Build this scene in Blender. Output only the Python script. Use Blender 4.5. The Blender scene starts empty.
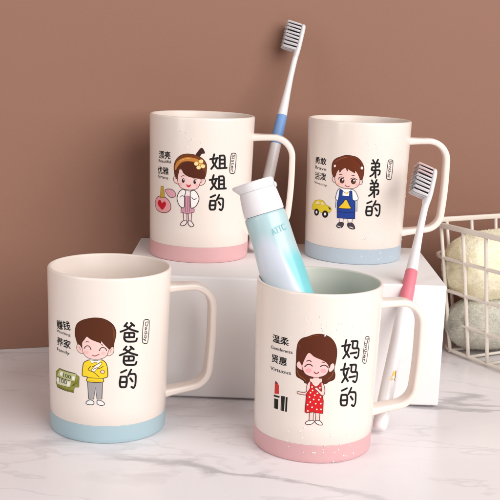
import bpy, bmesh, math, random
from mathutils import Vector, Matrix, noise
random.seed(7)
S = 0.01                      # everything below is written in centimetres
scene = bpy.context.scene
C = scene.collection
PI = math.pi
R_ = math.radians

# ------------------------------------------------------------------ materials
def srgb(c):
    def f(v):
        v /= 255.0
        return v / 12.92 if v <= 0.04045 else ((v + 0.055) / 1.055) ** 2.4
    return (f(c[0]), f(c[1]), f(c[2]), 1.0)

def base_mat(name, col, rough=0.45, spec=0.5, sss=0.0, coat=0.0):
    m = bpy.data.materials.new(name)
    m.use_nodes = True
    p = m.node_tree.nodes['Principled BSDF']
    p.inputs['Base Color'].default_value = col if len(col) == 4 else (*col, 1)
    p.inputs['Roughness'].default_value = rough
    p.inputs['Specular IOR Level'].default_value = spec
    if sss:
        p.inputs['Subsurface Weight'].default_value = sss
        p.inputs['Subsurface Radius'].default_value = (1.0, 0.6, 0.45)
        p.inputs['Subsurface Scale'].default_value = 0.003
    if coat:
        p.inputs['Coat Weight'].default_value = coat
        p.inputs['Coat Roughness'].default_value = 0.12
    return m, m.node_tree, p

def N(nt, t, **kw):
    n = nt.nodes.new(t)
    for k, v in kw.items():
        setattr(n, k, v)
    return n

def vary(m, nt, p, col, scale, amt, bump=0.0, bscale=None, rough=None, detail=4):
    """soft mottling of the base colour, roughness and a fine bump, all from noise in object space"""
    tc = N(nt, 'ShaderNodeTexCoord')
    nz = N(nt, 'ShaderNodeTexNoise'); nz.inputs['Scale'].default_value = scale; nz.inputs['Detail'].default_value = detail
    nt.links.new(tc.outputs['Object'], nz.inputs['Vector'])
    mx = N(nt, 'ShaderNodeMix', data_type='RGBA')
    a = tuple(max(0, c * (1 - amt)) for c in col[:3]) + (1,)
    b = tuple(min(1, c * (1 + amt)) for c in col[:3]) + (1,)
    mx.inputs['A'].default_value = a; mx.inputs['B'].default_value = b
    nt.links.new(nz.outputs['Fac'], mx.inputs['Factor'])
    nt.links.new(mx.outputs['Result'], p.inputs['Base Color'])
    if rough:
        mr = N(nt, 'ShaderNodeMapRange')
        mr.inputs['To Min'].default_value = rough[0]; mr.inputs['To Max'].default_value = rough[1]
        nt.links.new(nz.outputs['Fac'], mr.inputs['Value'])
        nt.links.new(mr.outputs['Result'], p.inputs['Roughness'])
    if bump:
        n2 = N(nt, 'ShaderNodeTexNoise'); n2.inputs['Scale'].default_value = bscale or scale * 6; n2.inputs['Detail'].default_value = 5
        nt.links.new(tc.outputs['Object'], n2.inputs['Vector'])
        bp = N(nt, 'ShaderNodeBump'); bp.inputs['Strength'].default_value = bump; bp.inputs['Distance'].default_value = 0.0008
        nt.links.new(n2.outputs['Fac'], bp.inputs['Height'])
        nt.links.new(bp.outputs['Normal'], p.inputs['Normal'])
    return m

def mat(name, rgb, rough=0.45, spec=0.5, scale=40, amt=0.02, bump=0.0, bscale=None, sss=0.0, coat=0.0, rr=None):
    col = srgb(rgb)
    m, nt, p = base_mat(name, col, rough, spec, sss, coat)
    return vary(m, nt, p, col, scale, amt, bump, bscale, rr or (rough - 0.04, rough + 0.04))

M_CREAM = mat('cream_plastic', (241, 228, 219), 0.2, 0.45, 14, 0.012, 0.03, 500, sss=0.12, rr=(0.14, 0.28))
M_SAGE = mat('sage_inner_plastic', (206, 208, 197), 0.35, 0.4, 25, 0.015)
M_INNER = mat('warm_inner_plastic', (234, 220, 210), 0.35, 0.4, 25, 0.015)
M_BLUE = mat('pale_blue_plastic', (170, 194, 202), 0.38, 0.4, 30, 0.02, 0.03, 500)
M_GREYBLUE = mat('grey_blue_plastic', (180, 193, 204), 0.38, 0.4, 30, 0.02, 0.03, 500)
M_PINK = mat('dusty_pink_plastic', (220, 172, 174), 0.38, 0.4, 30, 0.02, 0.03, 500)
M_BOX = mat('white_card', (240, 236, 235), 0.55, 0.3, 8, 0.008, 0.04, 900)
M_WHITE = mat('white_gloss_plastic', (240, 236, 236), 0.25, 0.5, 30, 0.01, sss=0.1)
M_CAP = mat('white_cap_plastic', (238, 234, 236), 0.35, 0.45, 30, 0.01, sss=0.1)
M_GRIPP = mat('pink_rubber', (232, 128, 142), 0.45, 0.35, 30, 0.03)
M_GRIPB = mat('blue_rubber', (128, 168, 222), 0.45, 0.35, 30, 0.03)
M_BRW = mat('white_bristle', (238, 232, 234), 0.5, 0.3, 60, 0.02)
M_BRK = mat('charcoal_bristle_gap_shade', (34, 32, 40), 0.5, 0.3, 60, 0.05)  # black bristles, and the shade in the gaps between tufts painted in
M_BRP = mat('blush_bristle', (238, 214, 212), 0.5, 0.3, 60, 0.03)
M_WIRE = mat('white_coated_wire', (234, 224, 212), 0.35, 0.4, 60, 0.02, 0.05, 300)
M_GOLD, _nt, _p = base_mat('gold_foil', srgb((196, 150, 60)), 0.3)
vary(M_GOLD, _nt, _p, srgb((196, 150, 60)), 200, 0.15); _p.inputs['Metallic'].default_value = 0.8
M_DROP = mat('water_bead', (255, 252, 250), 0.05, 0.7, 200, 0.01, sss=0.3)

def wall_mat():
    col = srgb((149, 110, 93))
    m, nt, p = base_mat('painted_board', col, 0.7, 0.2)
    return vary(m, nt, p, col, 4.0, 0.05, 0.2, 900, (0.6, 0.78), 7)
M_WALL = wall_mat()

def marble_mat():
    m, nt, p = base_mat('white_marble', (0.8, 0.77, 0.76, 1), 0.22, 0.5)
    L = nt.links
    tc = N(nt, 'ShaderNodeTexCoord')
    mp = N(nt, 'ShaderNodeMapping'); mp.inputs['Rotation'].default_value = (0, 0, R_(32)); mp.inputs['Scale'].default_value = (1.0, 2.6, 1.0)
    L.new(tc.outputs['Object'], mp.inputs['Vector'])
    # domain warp
    wz = N(nt, 'ShaderNodeTexNoise'); wz.inputs['Scale'].default_value = 4.5; wz.inputs['Detail'].default_value = 6
    L.new(mp.outputs['Vector'], wz.inputs['Vector'])
    sc = N(nt, 'ShaderNodeVectorMath', operation='SCALE'); sc.inputs['Scale'].default_value = 0.22
    L.new(wz.outputs['Color'], sc.inputs[0])
    ad = N(nt, 'ShaderNodeVectorMath', operation='ADD')
    L.new(mp.outputs['Vector'], ad.inputs[0]); L.new(sc.outputs['Vector'], ad.inputs[1])
    def vein(scale, width, seed):
        n = N(nt, 'ShaderNodeTexNoise', noise_dimensions='4D'); n.inputs['Scale'].default_value = scale; n.inputs['Detail'].default_value = 8; n.inputs['W'].default_value = seed
        L.new(ad.outputs['Vector'], n.inputs['Vector'])
        s = N(nt, 'ShaderNodeMath', operation='SUBTRACT'); s.inputs[1].default_value = 0.5
        L.new(n.outputs['Fac'], s.inputs[0])
        a = N(nt, 'ShaderNodeMath', operation='ABSOLUTE'); L.new(s.outputs[0], a.inputs[0])
        r = N(nt, 'ShaderNodeMapRange', interpolation_type='SMOOTHSTEP')
        r.inputs['From Min'].default_value = 0.0; r.inputs['From Max'].default_value = width
        r.inputs['To Min'].default_value = 1.0; r.inputs['To Max'].default_value = 0.0
        L.new(a.outputs[0], r.inputs['Value'])
        return r.outputs['Result']
    v1 = vein(2.6, 0.016, 1.7); v2 = vein(6.0, 0.012, 5.1)
    cl = N(nt, 'ShaderNodeTexNoise'); cl.inputs['Scale'].default_value = 5; cl.inputs['Detail'].default_value = 4
    L.new(mp.outputs['Vector'], cl.inputs['Vector'])
    gate = N(nt, 'ShaderNodeMapRange', interpolation_type='SMOOTHSTEP')
    gate.inputs['From Min'].default_value = 0.42; gate.inputs['From Max'].default_value = 0.66
    L.new(cl.outputs['Fac'], gate.inputs['Value'])
    g1 = N(nt, 'ShaderNodeMath', operation='MULTIPLY'); L.new(v1, g1.inputs[0]); L.new(gate.outputs['Result'], g1.inputs[1])
    g2 = N(nt, 'ShaderNodeMath', operation='MULTIPLY'); L.new(v2, g2.inputs[0]); g2.inputs[1].default_value = 0.3
    sm = N(nt, 'ShaderNodeMath', operation='ADD', use_clamp=True); L.new(g1.outputs[0], sm.inputs[0]); L.new(g2.outputs[0], sm.inputs[1])
    cloud = N(nt, 'ShaderNodeMix', data_type='RGBA')
    cloud.inputs['A'].default_value = srgb((243, 238, 239)); cloud.inputs['B'].default_value = srgb((229, 222, 224))
    L.new(cl.outputs['Fac'], cloud.inputs['Factor'])
    k = N(nt, 'ShaderNodeMath', operation='MULTIPLY'); L.new(sm.outputs[0], k.inputs[0]); k.inputs[1].default_value = 0.62
    mx = N(nt, 'ShaderNodeMix', data_type='RGBA')
    L.new(k.outputs[0], mx.inputs['Factor']); L.new(cloud.outputs['Result'], mx.inputs['A']); mx.inputs['B'].default_value = srgb((158, 152, 156))
    L.new(mx.outputs['Result'], p.inputs['Base Color'])
    rr = N(nt, 'ShaderNodeMapRange'); rr.inputs['To Min'].default_value = 0.2; rr.inputs['To Max'].default_value = 0.34
    L.new(cl.outputs['Fac'], rr.inputs['Value']); L.new(rr.outputs['Result'], p.inputs['Roughness'])
    return m
M_MARBLE = marble_mat()

def towel_mat(name, rgb, rgb2):
    m, nt, p = base_mat(name, srgb(rgb), 0.95, 0.1)
    L = nt.links
    tc = N(nt, 'ShaderNodeTexCoord')
    n = N(nt, 'ShaderNodeTexNoise'); n.inputs['Scale'].default_value = 260; n.inputs['Detail'].default_value = 4
    L.new(tc.outputs['Object'], n.inputs['Vector'])
    n2 = N(nt, 'ShaderNodeTexNoise'); n2.inputs['Scale'].default_value = 40; n2.inputs['Detail'].default_value = 3
    L.new(tc.outputs['Object'], n2.inputs['Vector'])
    a = N(nt, 'ShaderNodeMath', operation='MULTIPLY'); L.new(n.outputs['Fac'], a.inputs[0]); L.new(n2.outputs['Fac'], a.inputs[1])
    r = N(nt, 'ShaderNodeMapRange'); r.inputs['From Min'].default_value = 0.12; r.inputs['From Max'].default_value = 0.38
    L.new(a.outputs[0], r.inputs['Value'])
    mx = N(nt, 'ShaderNodeMix', data_type='RGBA'); mx.inputs['A'].default_value = srgb(rgb2); mx.inputs['B'].default_value = srgb(rgb)
    L.new(r.outputs['Result'], mx.inputs['Factor']); L.new(mx.outputs['Result'], p.inputs['Base Color'])
    p.inputs['Sheen Weight'].default_value = 0.3
    bp = N(nt, 'ShaderNodeBump'); bp.inputs['Strength'].default_value = 0.45; bp.inputs['Distance'].default_value = 0.0015
    L.new(n.outputs['Fac'], bp.inputs['Height']); L.new(bp.outputs['Normal'], p.inputs['Normal'])
    return m
M_TOWEL1 = towel_mat('cream_terry', (255, 249, 226), (247, 237, 204))
M_TOWEL2 = towel_mat('sage_terry', (222, 219, 207), (198, 194, 181))

INK = {}
def ink(rgb):
    if rgb not in INK:
        col = srgb(rgb)
        m, nt, p = base_mat('print_ink', col, 0.5, 0.22)
        INK[rgb] = vary(m, nt, p, col, 300, 0.03)
    return INK[rgb]

# ------------------------------------------------------------------ mesh helpers
def link(name, bm, mats, parent=None, smooth=True, sharp=35, loc=None):
    """a bmesh written in centimetres becomes one mesh object"""
    bmesh.ops.scale(bm, vec=(S, S, S), verts=bm.verts)
    me = bpy.data.meshes.new(name)
    bm.to_mesh(me); bm.free()
    for m in (mats if isinstance(mats, (list, tuple)) else [mats]):
        me.materials.append(m)
    if smooth:
        me.polygons.foreach_set('use_smooth', [True] * len(me.polygons))
        if sharp: me.set_sharp_from_angle(angle=R_(sharp))
    o = bpy.data.objects.new(name, me); C.objects.link(o)
    if parent: o.parent = parent
    if loc: o.location = Vector(loc) * S
    return o

def empty(name, loc, rotz=0.0, label=None, cat=None, group=None, rot=None):
    o = bpy.data.objects.new(name, None); C.objects.link(o)
    o.empty_display_size = 0.02
    o.location = Vector(loc) * S
    o.rotation_euler = rot if rot is not None else (0, 0, rotz)
    tag(o, label, cat, group)
    return o

def tag(o, label=None, cat=None, group=None, kind=None):
    if label: o['label'] = label
    if cat: o['category'] = cat
    if group: o['group'] = group
    if kind: o['kind'] = kind

def lathe(bm, prof, n=128, mi=0):
    """prof: list of (r, z); closes to the axis where r == 0"""
    rings = []
    for r, z in prof:
        if r <= 1e-6:
            rings.append([bm.verts.new((0, 0, z))])
        else:
            rings.append([bm.verts.new((r * math.cos(2 * PI * i / n), r * math.sin(2 * PI * i / n), z)) for i in range(n)])
    fs = []
    for a, b in zip(rings, rings[1:]):
        for i in range(n):
            j = (i + 1) % n
            if len(a) == 1 and len(b) == 1: continue
            if len(a) == 1: f = bm.faces.new((a[0], b[j], b[i]))
            elif len(b) == 1: f = bm.faces.new((a[i], a[j], b[0]))
            else: f = bm.faces.new((a[i], a[j], b[j], b[i]))
            f.material_index = mi; fs.append(f)
    return rings, fs

def sweep(bm, path, section, up=Vector((0, 1, 0)), caps=True, closed=False, scales=None):
    """section: list of (a, b) with a along 'side' (tangent x up) and b along 'up'"""
    rings = []
    n = len(path)
    for i, p in enumerate(path):
        if closed: t = path[(i + 1) % n] - path[(i - 1) % n]
        else: t = path[min(i + 1, n - 1)] - path[max(i - 1, 0)]
        t.normalize()
        side = t.cross(up)
        if side.length < 1e-6: side = t.cross(Vector((1, 0, 0)))
        side.normalize(); u = side.cross(t).normalized()
        k = scales[i] if scales else 1.0
        rings.append([bm.verts.new(p + side * a * k + u * b * k) for a, b in section])
    m = len(section)
    pairs = list(zip(rings, rings[1:])) + ([(rings[-1], rings[0])] if closed else [])
    for a, b in pairs:
        for i in range(m):
            j = (i + 1) % m
            bm.faces.new((a[i], a[j], b[j], b[i]))
    if caps and not closed:
        bm.faces.new(list(reversed(rings[0]))); bm.faces.new(rings[-1])
    return rings

def circle(r, n=10): return [(r * math.cos(2 * PI * i / n), r * math.sin(2 * PI * i / n)) for i in range(n)]

def rrect(w, h, r, k=4):
    pts = []
    for cx, cy, a0 in ((w/2-r, h/2-r, 0), (-w/2+r, h/2-r, 90), (-w/2+r, -h/2+r, 180), (w/2-r, -h/2+r, 270)):
        for i in range(k + 1):
            a = R_(a0 + 90 * i / k); pts.append((cx + r * math.cos(a), cy + r * math.sin(a)))
    return pts

def fillet(pts, rad, k=8):
    """polyline with rounded corners: pts Vectors, rad list per inner corner"""
    out = [pts[0]]
    for i in range(1, len(pts) - 1):
        p, a, b = pts[i], (pts[i-1] - pts[i]), (pts[i+1] - pts[i])
        la, lb = a.length, b.length; a = a / la; b = b / lb
        ang = a.angle(b); r = rad[i-1]
        d = min(r / math.tan(ang / 2), la * 0.49 if i > 1 else la * .95, lb * 0.49 if i < len(pts) - 2 else lb * .95)
        r = d * math.tan(ang / 2)
        c = p + (a + b).normalized() * (r / math.sin(ang / 2))
        s, e = p + a * d - c, p + b * d - c
        tot = s.angle(e); ax = s.cross(e).normalized()
        for q in range(k + 1):
            out.append(c + Matrix.Rotation(tot * q / k, 3, ax) @ s)
    out.append(pts[-1])
    return out

def catmull(pts, closed, sub=5):
    n = len(pts)
    if n < 3: return list(pts)
    res = []
    rng = range(n) if closed else range(n - 1)
    for i in rng:
        if closed: p0, p1, p2, p3 = pts[i-1], pts[i], pts[(i+1) % n], pts[(i+2) % n]
        else: p0, p1, p2, p3 = pts[max(i-1, 0)], pts[i], pts[i+1], pts[min(i+2, n-1)]
        for k in range(sub):
            t = k / sub
            res.append(tuple(0.5 * (2*p1[c] + (p2[c]-p0[c])*t + (2*p0[c]-5*p1[c]+4*p2[c]-p3[c])*t*t + (3*p1[c]-p0[c]-3*p2[c]+p3[c])*t**3) for c in (0, 1)))
    if not closed: res.append(tuple(pts[-1]))
    return res

# ------------------------------------------------------------------ mug geometry (the same for all four)
MR, MB, MH, BAND = 4.0, 3.79, 10.79, 1.18
def mug_r(z): return MB + (MR - MB) * z / MH

def round_corners(pts, k=5, f=0.32):
    """open polyline, corners rounded by quadratic arcs - brush lettering"""
    if len(pts) < 3: return list(pts)
    out = [pts[0]]
    for i in range(1, len(pts) - 1):
        p = pts[i]
        a = tuple(p[c] + (pts[i-1][c] - p[c]) * f for c in (0, 1)); b = tuple(p[c] + (pts[i+1][c] - p[c]) * f for c in (0, 1))
        for q in range(k + 1):
            t = q / k
            out.append(tuple((1-t)**2 * a[c] + 2*t*(1-t) * p[c] + t*t * b[c] for c in (0, 1)))
    out.append(pts[-1])
    return out

def chaikin(pts, k=3):
    for _i in range(k):
        q = []
        for a, b in zip(pts, pts[1:] + pts[:1]):
            q += [tuple(a[c] * .75 + b[c] * .25 for c in (0, 1)), tuple(a[c] * .25 + b[c] * .75 for c in (0, 1))]
        pts = q
    return pts

def ribbon(bm, pts, w, closed, z, mi):
    h = w / 2
    P = [Vector((p[0], p[1])) for p in pts]
    Q = [P[0]]
    for p in P[1:]:
        if (p - Q[-1]).length > 0.02: Q.append(p)
    if closed and (Q[0] - Q[-1]).length < 0.02: Q.pop()
    P = Q; n = len(P)
    if n < 2: return
    Ls, Rs = [], []
    for i in range(n):
        if closed: a, b = P[i-1], P[(i+1) % n]
        else: a, b = P[max(i-1, 0)], P[min(i+1, n-1)]
        t = b - a
        if t.length < 1e-6: t = Vector((1, 0))
        t.normalize(); nn = Vector((-t.y, t.x))
        Ls.append(P[i] + nn * h); Rs.append(P[i] - nn * h)
    lv = [bm.verts.new((p.x, p.y, z)) for p in Ls]; rv = [bm.verts.new((p.x, p.y, z)) for p in Rs]
    for i in range(n if closed else n - 1):
        j = (i + 1) % n
        f = bm.faces.new((rv[i], rv[j], lv[j], lv[i])); f.material_index = mi
    if not closed:
        for end in (0, 1):
            c = P[0] if end == 0 else P[-1]
            a = (Ls[0] - c) if end == 0 else (Rs[-1] - c)
            arc = [c + Matrix.Rotation(PI * q / 8, 2) @ a for q in range(1, 8)]
            vs = [bm.verts.new((p.x, p.y, z)) for p in arc]
            ring = [lv[0]] + vs + [rv[0]] if end == 0 else [rv[-1]] + vs + [lv[-1]]
            f = bm.faces.new(ring); f.material_index = mi

def text_into(bm, txt, A_, B_, hm, bold, z, mi, fit=True):
    cu = bpy.data.curves.new('lettering', 'FONT'); cu.body = txt; cu.size = 1.0; cu.align_x = 'LEFT'
    cu.resolution_u = 3
    o = bpy.data.objects.new('lettering', cu); C.objects.link(o)
    dg = bpy.context.evaluated_depsgraph_get(); dg.update()
    me = o.evaluated_get(dg).to_mesh()
    co = [v.co.copy() for v in me.vertices]
    x0, x1 = min(c.x for c in co), max(c.x for c in co); y0, y1 = min(c.y for c in co), max(c.y for c in co)
    a, b = Vector(A_), Vector(B_); d = b - a; L = d.length; d.normalize(); up = Vector((-d.y, d.x))
    vs = []
    for c in co:
        p = a + d * ((c.x - x0) / (x1 - x0) * L) + up * ((c.y - y0) / (y1 - y0) - 0.5) * hm
        vs.append(bm.verts.new((p.x, p.y, z)))
    for pl in me.polygons:
        try:
            f = bm.faces.new([vs[i] for i in pl.vertices]); f.material_index = mi
        except ValueError: pass
    o.evaluated_get(dg).to_mesh_clear()
    bpy.data.objects.remove(o); bpy.data.curves.remove(cu)

def printed(items, grp, parent, name):
    """flat artwork in millimetres (arc length, height) wrapped on the mug wall as thin layers of ink"""
    bm = bmesh.new(); mats = []; lay = 0
    for it in items:
        if it[0] != grp: continue
        m = ink(it[2])
        if m not in mats: mats.append(m)
        mi = mats.index(m); z = 0.05 + lay * 0.005; lay += 1
        if it[1] == 'F':
            pts = catmull(it[4], True, 4) if it[3] else it[4]
            vs = [bm.verts.new((p[0], p[1], z)) for p in pts]
            f = bm.faces.new(vs); f.material_index = mi
            if f.calc_area() and f.normal.z < 0: f.normal_flip()
        elif it[1] == 'S':
            _, _, _, w, sm, cl, pts = it
            q = chaikin(pts) if grp == 'tag' else catmull(pts, bool(cl), 5) if sm == 1 else (round_corners(pts) if sm == 2 else list(pts))
            ribbon(bm, q, w * (1.16 if sm == 2 else 1), bool(cl), z, mi)
        else:
            _, _, _, txt, a, b, hm, bold = it
            for q, e in enumerate(((-.15, -.05), (.15, .05), (0, .1), (0, -.1)) if bold >= .5 else ((-.06, 0), (.06, 0))):
                text_into(bm, txt, (a[0] + e[0], a[1] + e[1]), (b[0] + e[0], b[1] + e[1]), hm, bold, z + q * .0015, mi)
    bmesh.ops.triangulate(bm, faces=[f for f in bm.faces if len(f.verts) > 4])
    us = [v.co.x for v in bm.verts]; u = min(us) + 0.7
    while u < max(us):
        bmesh.ops.bisect_plane(bm, geom=bm.verts[:] + bm.edges[:] + bm.faces[:], plane_co=(u, 0, 0), plane_no=(1, 0, 0), dist=1e-5)
        u += 0.7
    bm.normal_update()
    for f in bm.faces:
        if f.normal.z < 0: f.normal_flip()
    for v in bm.verts:
        th = v.co.x / 38.0; zz = v.co.y / 10; r = mug_r(zz) + v.co.z / 10 * 0.9
        v.co = Vector((r * math.sin(th), -r * math.cos(th), zz))
    return link(name, bm, mats, parent, smooth=False)
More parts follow.
